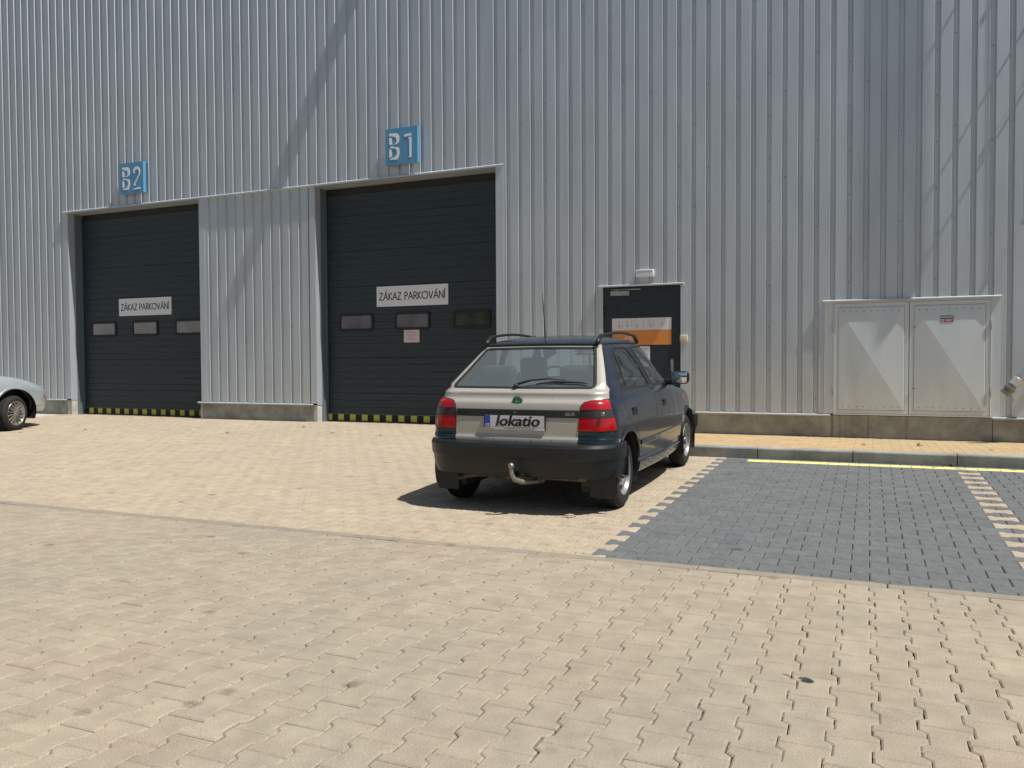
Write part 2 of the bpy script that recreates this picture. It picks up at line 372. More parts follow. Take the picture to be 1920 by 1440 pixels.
def blocks(name, polys, m, zoff=0, ch=.0062, tonef=None, **p):
    V = []; Fc = []; T = []
    for pl in polys:
        n = len(pl)
        if n < 3: continue
        ar = sum(pl[i][0]*pl[(i+1) % n][1]-pl[(i+1) % n][0]*pl[i][1] for i in range(n))/2
        if abs(ar) < 3e-4: continue
        if ar < 0: pl = pl[::-1]
        cx = sum(q[0] for q in pl)/n; cy = sum(q[1] for q in pl)/n
        dz = random.gauss(0, .0005)+zoff; tx, ty = random.gauss(0, .004), random.gauss(0, .004)
        t = min(1, max(0, random.gauss(.5, .24)))
        base = len(V)
        ins = []
        for i in range(n):
            a, b, c = pl[i-1], pl[i], pl[(i+1) % n]
            e1 = (b[0]-a[0], b[1]-a[1]); e2 = (c[0]-b[0], c[1]-b[1])
            l1 = math.hypot(*e1) or 1; l2 = math.hypot(*e2) or 1
            n1 = (-e1[1]/l1, e1[0]/l1); n2 = (-e2[1]/l2, e2[0]/l2); k = 1+n1[0]*n2[0]+n1[1]*n2[1]
            k = max(k, .4); ins.append((b[0]+(n1[0]+n2[0])/k*ch, b[1]+(n1[1]+n2[1])/k*ch))
        def Z(q): return gz(q[0], q[1])+dz+(q[0]-cx)*tx+(q[1]-cy)*ty
        V += [(q[0], q[1], Z(q)) for q in ins]+[(q[0], q[1], Z(q)-ch*.72) for q in pl]+[(q[0], q[1], Z(q)-.03) for q in pl]
        fs = [tuple(range(base, base+n))]+[(base+i, base+n+i, base+n+(i+1) % n, base+(i+1) % n) for i in range(n)]+[(base+n+i, base+2*n+i, base+2*n+(i+1) % n, base+n+(i+1) % n) for i in range(n)]
        Fc += fs; T += [t]*len(fs)
    me = bpy.data.meshes.new(name); me.from_pydata(V, [], Fc); me.materials.append(m)
    at = me.attributes.new('tone', 'FLOAT', 'FACE'); at.data.foreach_set('value', T)
    o = bpy.data.objects.new(name, me); link(o)
    for k, v in p.items(): o[k] = v
    return o
# yard in front of the edging strip: long axis of the blocks runs towards the wall
fg = []
for c in range(-72, 42):
    cx = -.0443+.14*c
    for n in range(-26, 11):
        cyy = -9.742+.2*n+(.1 if c % 2 else 0)+.1
        if cyy > -7.68 or cyy < -14.6: continue
        x = cx-.006*(cyy+9.2)
        if x < -9.6-.45*(cyy+8)*-1*0 or x > 5.5: continue
        pl = hblock(x, cyy, 'y', .0012, .0016, .0009)
        if cyy > -7.95: pl = clip(pl, 0, 1, -7.793)
        if len(pl) > 2: fg.append(pl)
blocks('yard_paving', fg, TAN, kind='structure')
# edging strip, one metre lengths
st = []
for k in range(-26, 9):
    x0 = .097+1.008*k; st.append([(x0+.003, -7.788), (x0+1.005, -7.788), (x0+1.005, -7.702), (x0+.003, -7.702)])
blocks('edging_strip', st, KERBT := paver_mat('edging_concrete', (.25, .218, .168), (.28, .245, .19), (.23, .205, .165)), zoff=.002, kind='structure')
# driveway and parking bay: long axis parallel to the wall
tan, grey, yel = [], [], []
KY = -2.90; SWX = -4.30
for r in range(-7, 47):
    cyy = -7.025+.14*r
    for k in range(-96, 32):
        cx = .8095+.1+.2*k+(.1 if r % 2 else 0)
        if cx < -17.5: continue
        if cyy < -7.8 or cyy > WY+.1: continue
        if cx > SWX and cyy > KY+.08: continue
        far = cx < -9 and cyy > -3.2
        pl = hblock(cx, cyy, 'x', .0008, .0021 if cx < -1.6 else .0014, .0021 if cx < -1.6 else .0019)
        if cyy < -7.55: pl = clip(pl, 0, -1, 7.699)
        if cyy > KY-.1 and cx > SWX-.15: pl = clip(pl, 0, 1, KY-.004) if cx > SWX+.05 else clip(pl, 1, 0, SWX-.004)
        if cyy > WY-.12 and -15.1 < cx < -5.5: pass
        elif cyy > WY-.12: pl = clip(pl, 0, 1, WY+.015)
        if len(pl) < 3: continue
        g = False
        if cyy < KY+.1:
            row_a = (r % 2 == 0)
            left = -1.59 if row_a else -1.49
            if cx > left: g = True
            if row_a and (abs(cx-.9095) < .05 or abs(cx-3.3095) < .05): g = False
        (grey if g else tan).append(pl)
        if g or cx > -1.2:
            q = clip(clip(clip(pl, 0, 1, -3.0), 0, -1, 3.165), -1, 0, 1.235)
            if len(q) > 2: yel.append(q)
blocks('driveway_paving', tan, TAN2, kind='structure')
blocks('parking_bay', grey, GREY, kind='structure')
blocks('parking_line', yel, YELLOW, zoff=.0022, ch=.0015, kind='structure')
# kerb stones and raised pavement
gz0 = gz
KT = lambda x: gz0(x, KY)+.125
kb = MB()
for k in range(-4, 11):
    a = -1.1525+k; b = a+1
    if b < SWX: continue
    a = max(a, SWX)+.004; b -= .004; z = KT(a)+random.gauss(0, .0015); yy = KY+random.gauss(0, .0015)
    kb.prism([(yy, -.05), (yy, z-.018), (yy+.006, z-.006), (yy+.018, z), (yy+.145, z), (yy+.145, -.05)], 'x', a, b, KERB)
yk = KY+.16
while yk < WY-.1:
    kb.prism([(SWX, -.05), (SWX, KT(SWX)-.02), (SWX+.018, KT(SWX)-.006), (SWX+.14, KT(SWX)-.006), (SWX+.14, -.05)], 'y', yk, min(yk+.99, WY+.02), KERB); yk += 1
kb.build('kerb', kind='structure')
old = gz
def swz(x, y):
    t = (y-KY)/(WY-KY); return KT(x)+(.155-KT(x))*t-.003
sw = []
gz = swz
y0 = KY+.150; r = 0
while y0 < WY:
    x0 = SWX+.145+(.1 if r % 2 else 0)-.2
    while x0 < 7.5:
        d = .0018; pl = [(x0+d, y0+d), (x0+.2-d, y0+d), (x0+.2-d, y0+.1-d), (x0+d, y0+.1-d)]
        pl = [(px_+random.gauss(0, .0012), py_+random.gauss(0, .0012)) for px_, py_ in pl]
        pl = clip(clip(pl, -1, 0, -(SWX+.145)), 0, 1, WY+.015)
        if len(pl) > 2: sw.append(pl)
        x0 += .2
    y0 += .1; r += 1
blocks('sidewalk', sw, ORANGE, kind='structure')
sheet('sidewalk_bed', [SWX+.1, 2, 8], [KY+.14, WY+.1], lambda x, y: swz(x, y)-.007, SAND, kind='structure')
gz = old

# ---------------------------------------------------------------- warehouse
WH = empty('warehouse', (-11, WY, .15))
tag(WH, 'huge warehouse clad in ribbed silver sheet metal above a concrete base', 'warehouse')
def W(o): o.matrix_parent_inverse = WH.matrix_world.inverted(); return o
WH.matrix_world = Matrix.Translation((-11, WY, .15))
def build_w(mb, name, parent=WH, parts=False, **k):
    if parts:
        return [build_w(m_, name, parent, **k) for m_ in mb.split()]
    o = mb.build(name, None, **k); o.parent = parent; o.matrix_parent_inverse = parent.matrix_world.inverted(); return o
P_ = .2069; DEP = .030; FL = .015; VB = .044
valA = [-16.727+P_*k for k in range(-70, 120)]; valA = [v for v in valA if v < -5.62]
valB = [-2.567+P_*k for k in range(-40, 60)]; valB = [v for v in valB if v > -5.50]
valC = [-11.337+P_*k for k in range(0, 12)]
def profile(vals, x0, x1):
    pts = [(x0, None)]
    def h(x):
        for v in vals:
            if v <= x <= v+2*FL+VB:
                t = x-v
                return DEP*min(1, t/FL) if t < FL+VB else DEP*(1-(t-FL-VB)/FL)
        return 0
    xs = [x0, x1]
    for v in vals:
        xs += [q for q in (v, v+FL, v+FL+VB, v+2*FL+VB) if x0 < q < x1]
    return [(x, WY+h(x)) for x in sorted(xs)]
def clad(mb, vals, x0, x1, z0, z1, fol=True):
    pr = profile(vals, x0, x1)
    if fol:  # small folded return at the sheet foot is hidden in the ledge
        pass
    nz = max(1, int((z1-z0)/1.5)); zs = [z0+(z1-z0)*i/nz for i in range(nz+1)]; n = len(pr)
    v = [(x, y, z) for z in zs for (x, y) in pr]
    mb.add(v, [(j*n+i, j*n+i+1, (j+1)*n+i+1, (j+1)*n+i) for j in range(nz) for i in range(n-1)], CLAD)
def screws(mb, vals, x0, x1, z0, z1, phase):
    for v in vals:
        c = v+FL+VB*.52
        if not x0 < c < x1: continue
        k = round((v-phase)/P_)
        step, off = (.585, .0) if k % 5 == 0 else (1.17, .31+.23*(k % 3))
        if k % 5 in (2, 4): continue
        z = 5.75+off-step*12
        while z < z1-.05:
            if z > z0+.05:
                a = [(c+.0058*math.cos(t*math.pi/3), WY+DEP-.005, z+.0058*math.sin(t*math.pi/3)) for t in range(6)]
                b = [(q[0]+(q[0]-c)*.35, WY+DEP-.0005, q[2]+(q[2]-z)*.35) for q in a]
                mb.add(a+b, [(0, 1, 2, 3, 4, 5)]+[(i, (i+1) % 6, 6+(i+1) % 6, 6+i) for i in range(6)], SCREW)
            z += step
HZ = 4.29; TOP = 12.
LP = .475
c = MB()
clad(c, valA, -34, -5.56, HZ+.01, TOP); clad(c, valB, -5.56, 8, HZ+.01, TOP)
clad(c, valA, -34, -15.10, LP, HZ+.01)
clad(c, valC, -11.5, -8.95, LP, HZ-.02)
clad(c, valB, -5.38, -3.70, LP, HZ+.01); clad(c, valB, -3.70, -2.49, 2.31, HZ+.01); clad(c, valB, -2.49, -.55, LP, HZ+.01)
clad(c, valB, -.55, 1.48, 1.995, HZ+.01); clad(c, valB, 1.48, 8, LP, HZ+.01)
screws(c, valA, -34, -5.6, HZ, TOP, -16.727); screws(c, valA, -34, -15.2, LP, HZ, -16.727)
screws(c, valC, -11.4, -9.0, LP, HZ-.3, -11.337+P_)
screws(c, valB, -5.3, -3.75, LP, TOP, -2.36+P_*0-P_); screws(c, valB, -3.70, -2.45, 2.35, TOP, -2.567)
screws(c, valB, -2.40, -.6, LP, TOP, -2.36); screws(c, valB, -.55, 1.45, 2.05, TOP, -1.325); screws(c, valB, 1.5, 8, LP, TOP, -1.325)
clad_o = build_w(c, 'cladding')
# roof, gable walls and back
rf = MB(); rf.box(-34, 8, WY+.03, 25, TOP-.02, TOP+.1, CLAD); rf.box(-34.05, 8.05, WY-.06, WY+.03, TOP-.02, TOP+.14, FLASH); build_w(rf, 'roof')
sd = MB(); sd.box(-34.1, -34, WY, 25, 0, TOP-.03, CLAD); sd.box(8, 8.1, WY, 25, 0, TOP-.03, CLAD); sd.box(-34, 8, 25, 25.1, 0, TOP-.03, CLAD); build_w(sd, 'outer_wall', parts=True)
# openings
D2 = (-15.04, -11.55); D1 = (-8.905, -5.432); DPL = WY+.33
pl = MB()
def plinth(x0, x1, m=CONC):
    pl.box(x0, x1, WY+.022, WY+.3, -.1, .452, m)
plinth(-34, -15.17); plinth(-11.60, -9.00); plinth(-5.40, -3.72); plinth(-2.46, -.01); plinth(-.004, 1.435); plinth(1.441, 8)
pl.box(-3.72, -2.46, WY+.024, WY+.3, -.1, .165, CONC)
pl2 = MB()  # end blocks coloured lighter: sunlit look of the return put into the concrete
pl2.box(-15.17, -15.045, WY+.018, WY+.16, -.1, .448, CONC_L); pl2.box(-9.00, -8.915, WY+.018, WY+.16, -.1, .448, CONC_L)
pl2.box(-11.545, -11.60, WY+.02, WY+.16, -.1, .448, CONC_L); pl2.box(-5.40, -5.44, WY+.02, WY+.16, -.1, .448, CONC_L)
build_w(pl, 'plinth', parts=True, bevel=.004); build_w(pl2, 'plinth_end', parts=True, bevel=.004)
lg = MB()
def ledge(x0, x1, y1=WY+.03):
    z = .455
    lg.prism([(WY-.034, z-.014), (WY-.034, z+.004), (y1, z+.022), (y1, z+.008), (WY-.026, z-.004), (WY-.026, z-.014)], 'x', x0, x1, LEDGE)
ledge(-34, -15.16); ledge(-11.63, -8.99); ledge(-5.33, -3.75); ledge(-2.40, -.475); ledge(1.43, 8)
build_w(lg, 'base_ledge', parts=True)
f = MB()
# vertical flashings: face strip + return into the reveal
def jamb(xf0, xf1, side):
    """side=+1 : reveal faces +x (left jamb)"""
    xe = xf1 if side > 0 else xf0
    f.box(min(xf0, xf1), max(xf0, xf1), WY-.004, WY+.004, LP, HZ-.021, FLASH)
    a, b = (xe-.004, xe) if side > 0 else (xe, xe+.004)
    f.box(a, b, WY+.004, WY+.15, .448, HZ-.021, FLASH)
jamb(-15.145, D2[0], 1); jamb(D2[1], -11.42, -1); jamb(-9.03, D1[0], 1); jamb(D1[1], -5.305, -1)
# header lip and soffit
f.prism([(WY-.045, HZ-.02), (WY-.045, HZ+.0), (WY-.040, HZ+.006), (WY+.02, HZ+.03), (WY+.02, HZ+.012), (WY-.036, HZ-.01), (WY-.036, HZ-.02)], 'x', -15.16, -5.30, FLASH)
f.box(-15.15, -5.31, WY-.036, WY+.34, HZ-.024, HZ-.020, FLASH)
# around the entrance door
f.box(-3.735, -3.675, WY-.004, WY+.004, .45, 2.30, FLASH); f.box(-2.505, -2.415, WY-.004, WY+.004, .16, 2.30, FLASH)
f.box(-2.505, -2.501, WY+.004, WY+.05, .16, 2.30, FLASH); f.box(-3.679, -3.675, WY+.004, WY+.05, .16, 2.30, FLASH)
f.prism([(WY-.05, 2.30), (WY-.05, 2.318), (WY+.02, 2.335), (WY+.02, 2.30)], 'x', -3.745, -2.455, LEDGE)
build_w(f, 'flashing', parts=True)
ch = MB()
for (a, b) in (D2, D1):
    ch.box(a-.02, a+.004, WY+.152, WY+.40, .10, HZ-.026, CHANNEL); ch.box(b-.004, b+.02, WY+.152, WY+.40, .10, HZ-.026, CHANNEL)
    ch.box(a+.004, a+.03, DPL-.006, DPL+.02, .10, 4.16, GROOVE); ch.box(a+.002, a+.012, DPL-.05, DPL-.004, .15, 4.1, CHANNEL)
build_w(ch, 'door_channel', parts=True)
def garage_door(x0, x1, panes, label):
    g = MB(); zt = HZ-.03; z = .284; ys = DPL
    k = 0; zs = []
    pts = [(ys, .284)]
    while z < zt-.02:
        z1 = min(z+.1248, zt); g_ = .006 if k % 5 == 2 else .0035
        pts += [(ys, z1-g_-.002), (ys+g_*1.2, z1-g_*.5-.001), (ys, z1)]
        z = z1; k += 1
    n = len(pts); v = [(x, p[0], p[1]) for x in (x0+.03, x1-.006) for p in pts]
    g.add(v, [(i, i+1, n+i+1, n+i) for i in range(n-1)], GDOOR)
    g.box(x0+.005, x1-.001, ys+.03, ys+.05, .15, zt, GDOOR)
    g.box(x0+.03, x1-.006, ys-.012, ys+.02, 4.155, zt, BLACK)
    d = build_w(g, 'garage_door'); d['label'] = label
    s = MB(); s.box(x0+.008, x1-.006, ys-.016, ys+.02, .135, .282, BLACK); s.box(x0+.008, x1-.006, ys-.02, ys+.02, .284, .292, CHANNEL)
    x = x0-.03 if x0 > -12 else x0-.11
    i = 0
    while x < x1-.12:
        if x+.118 > x0+.03: s.box(max(x, x0+.012), x+.118, ys-.0185, ys-.0162, .168, .276, YSQ)
        x += .2485; i += 1
    b = s.build('bottom_seal'); b.parent = d
    for (wx0, wx1, pm) in panes:
        fr = MB(); z0, z1 = 1.748, 2.056
        def ring(o, rad, y):
            P = []
            for (cx, cz, a0) in ((wx1-rad-o, z1-rad-o, 0), (wx0+rad+o, z1-rad-o, 90), (wx0+rad+o, z0+rad+o, 180), (wx1-rad-o, z0+rad+o, 270)):
                for t in range(6): P.append((cx+rad*math.cos(R(a0+t*18)), y, cz+rad*math.sin(R(a0+t*18))))
            return P
        A = ring(0, .05, ys-.001); B = ring(0.004, .05, ys-.022); C = ring(.036, .03, ys-.022); Dd = ring(.042, .026, ys-.008); n = 24
        fr.add(A+B+C+Dd, [(q*n+i, q*n+(i+1) % n, (q+1)*n+(i+1) % n, (q+1)*n+i) for q in range(3) for i in range(n)], BLACK)
        wo = fr.build('window'); wo.parent = d
        pn = MB(); pn.add([(q[0], ys-.009, q[2]) for q in ring(.038, .026, 0)], [tuple(range(n))[::-1]], pm); po_ = pn.build('pane'); po_.parent = wo
    return d
gd2 = garage_door(D2[0], D2[1], [(-14.80, -14.10, MILK), (-13.652, -12.961, MILK), (-12.512, -11.815, MILK)], 'dark sectional garage door under the B2 sign')
gd1 = garage_door(D1[0], D1[1], [(-8.647, -7.937, MILKD), (-7.502, -6.812, MILKD), (-6.377, -5.68, DPANE)], 'dark sectional garage door under the B1 sign')

# entrance door
e = MB(); YD = WY+.03
e.box(-3.672, -2.508, YD, YD+.05, .17, 2.298, EDOOR)
e.box(-3.63, -2.548, YD-.006, YD-.0005, .18, 2.262, EDOOR)
ed = build_w(e, 'entrance_door', bevel=.002)
h = MB(); YE = YD-.006
h.prism([(-2.632+.02*math.cos(R(t)), 1.21+.02*math.sin(R(t))) for t in range(0, 181, 20)]+[(-2.632+.02*math.cos(R(t)), 1.06+.02*math.sin(R(t))) for t in range(180, 361, 20)], 'y', YE-.008, YE-.0005, GALV)
h.lathe([(YE-.045, .001), (YE-.045, .016), (YE-.03, .022), (YE-.008, .012)], GALV, 16, 'y', (-2.632, 0, 1.195))
h.lathe([(YE-.016, .001), (YE-.016, .009), (YE-.008, .009)], BRASSY, 12, 'y', (-2.632, 0, 1.10))
ho = h.build('handle', smooth=R(35)); ho.parent = ed
h = MB(); h.box(-3.553, -3.266, YE-.045, YE-.0005, 2.172, 2.238, GALV); h.box(-3.54, -3.10, YE-.02, YE-.002, 2.252, 2.266, GALV)
h.tube([(-3.47, YE-.025, 2.238), (-3.43, YE-.03, 2.256)], .006, GALV, 8); ho = h.build('door_closer', bevel=.003); ho.parent = ed
for z in (1.95, .45):
    h = MB(); h.lathe([(z-.08, .001), (z-.08, .010), (z+.08, .010), (z+.08, .001)], BLACK, 12, 'z', (-3.655, YE-.008, 0)); h.lathe([(z-.004, .0115), (z+.004, .0115)], GALV, 12, 'z', (-3.655, YE-.008, 0)); ho = h.build('hinge', smooth=R(30)); ho.parent = ed
# old tape marks where notices used to hang
h = MB()
for (a, b, z0_, z1_) in ((-3.27, -2.93, 2.072, 2.082), (-3.27, -3.255, 2.045, 2.072), (-2.945, -2.93, 2.05, 2.072), (-3.29, -2.93, 1.868, 1.876), (-3.30, -3.285, 1.876, 1.905), (-2.955, -2.94, 1.876, 1.905), (-3.462, -3.452, 1.86, 2.03)):
    h.box(a, b, YE-.0025, YE-.0003, z0_, z1_, BLACK)
ho = h.build('tape_mark'); ho.parent = ed

# ---------------------------------------------------------------- things on the wall
def thing_mesh(mb, name, label, cat, group=None, **k):
    o = mb.build(name, **k); tag(o, label, cat, group); return o
# posters on the entrance door
bn = empty('door_banner', (-3.09, YE-.001, 1.63)); tag(bn, 'white and orange notice banner taped across the dark entrance door', 'banner')
def child(mb, name, parent, **k):
    o = mb.build(name, None, **k); o.parent = parent; o.matrix_parent_inverse = parent.matrix_world.inverted(); return o
bn.matrix_world = Matrix.Translation((-3.09, YE-.001, 1.63))
b = MB(); b.box(-3.538, -2.645, YE-.004, YE-.001, 1.655, 1.832, PAPER)
for i, x in enumerate((-3.43, -3.395, -3.325, -3.305, -3.24, -3.18, -3.155, -3.06, -2.975, -2.95, -2.915, -2.80, -2.775, -2.745)):
    z0_ = 1.68+.02*((i*7) % 3); L_ = (.11, .05, .09, .12, .10)[i % 5]; b.add([(x, YE-.0045, z0_), (x+.004, YE-.0045, z0_), (x+.01, YE-.0045, z0_+L_), (x+.006, YE-.0045, z0_+L_)], [(0, 1, 2, 3)], INKG)
    if i % 3 == 0: b.add([(x-.012, YE-.0046, z0_+.03), (x-.008, YE-.0046, z0_+.02), (x+.014, YE-.0046, z0_+.05), (x+.011, YE-.0046, z0_+.06)], [(0, 1, 2, 3)], INKG)
child(b, 'white_sheet', bn)
b = MB(); b.box(-3.538, -2.645, YE-.0042, YE-.001, 1.435, 1.654, ORNG)
for (x0_, x1_, z0_, z1_) in ((-3.335, -3.325, 1.51, 1.56), (-3.325, -3.285, 1.55, 1.56), (-3.325, -3.29, 1.53, 1.538), (-3.275, -3.265, 1.51, 1.56), (-3.265, -3.235, 1.55, 1.56), (-3.24, -3.23, 1.52, 1.55), (-3.265, -3.235, 1.51, 1.52)):
    b.box(x0_, x1_, YE-.0052, YE-.0043, z0_, z1_, PAPER)
child(b, 'orange_sheet', bn)
b = MB(); b.box(-3.17, -2.962, YE-.003, YE-.001, 1.12, 1.416, PAPER)
for i in range(9): b.box(-3.14, -2.99-.02*(i % 3), YE-.0036, YE-.0031, 1.38-.028*i, 1.386-.028*i, INKG)
thing_mesh(b, 'paper_notice', 'small white paper below the orange banner on the entrance door', 'notice')
b = MB(); b.box(-7.327, -7.024, DPL-.004, DPL-.001, 1.533, 1.747, PINK)
for i, (a_, w_) in enumerate(((.05, .1), (.07, .18), (.05, .2), (.06, .16), (.1, .1), (.06, .19), (.05, .2))): b.box(-7.327+a_, -7.327+a_+w_, DPL-.0052, DPL-.0042, 1.722-.024*i, 1.727-.024*i, INKG)
thing_mesh(b, 'paper_notice', 'pale pink paper notice under the middle window of the garage door beside the hatchback', 'notice')
# emergency lamp above the entrance door
L = empty('emergency_lamp', (-3.028, WY-.001, 2.485)); L.matrix_world = Matrix.Translation((-3.028, WY-.001, 2.485)); tag(L, 'white slotted emergency lamp fixed above the entrance door', 'lamp')
b = MB(); b.box(-3.163, -2.893, WY-.042, WY-.001, 2.43, 2.537, WPLAST); child(b, 'housing', L, bevel=.012, smooth=R(40))
b = MB(); b.box(-3.14, -2.916, WY-.0445, WY-.0425, 2.492, 2.52, SLOT)
for i in range(11): b.box(-3.13+.0192*i, -3.121+.0192*i, WY-.0475, WY-.045, 2.487, 2.516, WPLAST)
b.box(-3.14, -2.916, WY-.0445, WY-.0425, 2.446, 2.474, LETTER); child(b, 'grille', L)
b = MB(); b.box(-2.508, -2.402, WY-.045, WY-.005, 1.47, 1.568, CREAM)
o = thing_mesh(b, 'junction_box', 'small cream junction box on the trim right of the entrance door', 'junction box', bevel=.008, smooth=R(40))
for (dx, dz) in ((-.04, .035), (.04, .035), (-.04, -.035), (.04, -.035)):
    b = MB(); b.lathe([(WY-.0475, .001), (WY-.0475, .005), (WY-.044, .005)], SCREW, 10, 'y', (-2.455+dx, 0, 1.519+dz)); c_ = b.build('screw'); c_.parent = o
# building number signs
def number_sign(s, x0, x1, z0, z1, label):
    root = empty('number_sign', ((x0+x1)/2, WY-.03, (z0+z1)/2)); root.matrix_world = Matrix.Translation(root.location); tag(root, label, 'sign', 'blue number signs above the garage doors')
    b = MB(); b.box(x0, x1, WY-.10, WY-.03, z0, z1, BLUE)
    child(b, 'panel', root)
    y = WY-.1003
    def glyph(polys):  # flat white patches follow only the sunlit parts of the letters, shaded parts stay blue
        m_ = MB()
        for q in polys:
            P = []
            for X, Y in q:
                u = (X-350)/600; yt = 400-75*u; yb = 1215-70*u; P.append((x0+u*(x1-x0), z0+(1-(Y-yt)/(yb-yt))*(z1-z0)))
            m_.prism(P, 'y', y-.004, y, LETTER)
        return m_
    Bg = [[(420, 505), (440, 495), (560, 488), (600, 520), (612, 600), (605, 690), (560, 740), (490, 745), (545, 715), (560, 650), (550, 590), (520, 570), (420, 550)], [(418, 585), (470, 600), (475, 745), (420, 752)],
          [(425, 815), (480, 775), (500, 795), (590, 810), (612, 870), (610, 980), (580, 1085), (420, 1095), (450, 1060), (530, 1030), (565, 960), (565, 880), (530, 835), (425, 825)], [(418, 850), (460, 860), (470, 1020), (418, 1045)]]
    G2 = [[(700, 650), (700, 560), (740, 490), (800, 465), (855, 500), (880, 590), (870, 680), (800, 820), (750, 940), (755, 975), (705, 975), (730, 900), (790, 780), (845, 670), (845, 590), (820, 545), (780, 540), (750, 570), (735, 645)], [(690, 1060), (860, 1010), (875, 1055), (850, 1065), (700, 1085)]]
    G1 = [[(700, 535), (745, 510), (840, 495), (838, 545), (705, 575)], [(775, 585), (838, 580), (836, 1035), (780, 1045), (800, 1010), (798, 640)]]
    child(glyph(Bg), 'letter', root); child(glyph(G2 if s == '2' else G1), 'digit', root)
    return root
number_sign('2', -13.45, -12.83, 4.495, 5.085, 'blue B2 number sign above the left garage door')
number_sign('1', -7.39, -6.785, 4.468, 5.055, 'blue B1 number sign above the right garage door')
# no-parking plates
for (x0, x1, lab) in ((-14.012, -12.602, 'white ZÁKAZ PARKOVÁNÍ plate on the garage door below the B2 sign'), (-7.862, -6.463, 'white ZÁKAZ PARKOVÁNÍ plate on the garage door below the B1 sign')):
    root = empty('no_parking_plate', ((x0+x1)/2, DPL-.005, 2.345)); root.matrix_world = Matrix.Translation(root.location); tag(root, lab, 'sign', 'no parking plates on the garage doors')
    b = MB(); b.box(x0, x1, DPL-.012, DPL-.001, 2.158, 2.506, WHITE); child(b, 'plate', root)
    b = MB(); strokes(b, 'ZÁKAZ PARKOVÁNÍ', (x0+x1)/2, 2.272, .118, .0160, DPL-.0122, INK, sx=1.06, gap=.135); child(b, 'lettering', root)

# ---------------------------------------------------------------- utility cabinet
cb = empty('utility_cabinet', (.47, WY, .47)); cb.matrix_world = Matrix.Translation(cb.location); tag(cb, 'grey steel utility cabinet with two creased doors set in the wall', 'cabinet')
b = MB(); YC = WY-.02
b.box(-.555, -.445, WY-.006, WY+.03, .476, 1.972, CAB); b.box(1.410, 1.512, WY-.006, WY+.03, .456, 1.972, CAB)
b.box(-.443, 1.408, YC, WY+.03, .462, .478, CAB); b.box(-.443, 1.408, YC, WY+.03, 1.955, 1.97, CAB)
b.box(-.443, -.436, YC, WY+.03, .4785, 1.9545, CAB); b.box(1.401, 1.408, YC, WY+.03, .4785, 1.9545, CAB)
b.box(-.436, 1.401, WY+.004, WY+.03, .4785, 1.9545, GROOVE)
child(b, 'frame', cb)
b = MB(); b.prism([(WY-.05, 1.972), (WY-.05, 1.99), (WY+.02, 2.012), (WY+.02, 1.972)], 'x', -.578, 1.518, LEDGE); child(b, 'rain_lip', cb)
def cab_door(x0, x1, hx, lx):
    b = MB(); z0, z1 = .482, 1.951; e_ = .048
    b.box(x0, x1, YC+.004, YC+.02, z0, z0+e_, CAB); b.box(x0, x1, YC+.004, YC+.02, z1-e_, z1, CAB)
    b.box(x0, x0+e_, YC+.004, YC+.02, z0+e_+.0003, z1-e_-.0003, CAB); b.box(x1-e_, x1, YC+.004, YC+.02, z0+e_+.0003, z1-e_-.0003, CAB)
    a0, a1, c0, c1 = x0+e_, x1-e_, z0+e_, z1-e_
    # groove then the raised pan with a four-sided crease
    g = .012; yb = YC+.012; yp = YC-.001; ypk = YC-.030
    o4 = [(a0, c0), (a1, c0), (a1, c1), (a0, c1)]; i4 = [(a0+g, c0+g), (a1-g, c0+g), (a1-g, c1-g), (a0+g, c1-g)]
    v = [(p[0], yb, p[1]) for p in o4]+[(p[0], yp, p[1]) for p in i4]
    b.add(v, [(i, (i+1) % 4, 4+(i+1) % 4, 4+i) for i in range(4)], CAB)
    N = 24; cx, cz = (a0+a1)/2, (c0+c1)/2; hx_, hz_ = (a1-a0)/2-g, (c1-c0)/2-g
    V = []; Fq = []
    for j in range(N+1):
        for i in range(N+1):
            u = -1+2*i/N; w2 = -1+2*j/N; r = max(abs(u), abs(w2)); hgt = (1-r); hgt = hgt+.10*math.sin(math.pi*r)*(.5-.5*r) - .0
            V.append((cx+u*hx_, yp+(ypk-yp)*max(0, hgt)+.0015*math.sin(3*u+2*w2+x0)*(1-r), cz+w2*hz_))
    for j in range(N):
        for i in range(N):
            a = j*(N+1)+i; q = (a, a+1, a+N+2, a+N+1)
            u = -1+2*(i+.5)/N; w2 = -1+2*(j+.5)/N
            if abs(u-w2) < 1e-6: Fq += [(q[0], q[1], q[2]), (q[0], q[2], q[3])]
            elif abs(u+w2) < 1e-6: Fq += [(q[0], q[1], q[3]), (q[1], q[2], q[3])]
            else: Fq.append(q)
    b.add(V, Fq, CAB)
    for z in (1.843, .575):
        for k in range(9):
            x = x0+.115+(x1-x0-.235)*k/8
            yy = yp-.0075 if True else 0
            b.lathe([(yy-.0, .001), (yy, .0065), (yp+.004, .0065)], SCREW, 8, 'y', (x, 0, z))
    d = child(b, 'cabinet_door', cb, smooth=R(1.2))
    for z in (1.63, .79):
        h = MB()
        h.box(hx-.009, hx+.009, YC-.014, YC-.0005, z-.065, z+.0, WPLAST if False else GALV); h.box(hx-.009, hx+.009, YC-.016, YC-.0005, z+.003, z+.06, LEDGE)
        ho = h.build('hinge', bevel=.003); ho.parent = d; ho.matrix_parent_inverse = d.matrix_world.inverted() @ Matrix()
    if lx:
        for z in (1.623, .825):
            h = MB(); h.lathe([(YC-.010, .001), (YC-.010, .014), (YC-.002, .016)], GALV, 14, 'y', (lx, 0, z)); h.box(lx-.003, lx+.022, YC-.012, YC-.0105, z-.004, z+.004, SCREW)
            ho = h.build('latch', smooth=R(30)); ho.parent = d
    return d
cab_door(-.434, .474, -.446, None)
dr = cab_door(.482, 1.399, 1.405, .533)
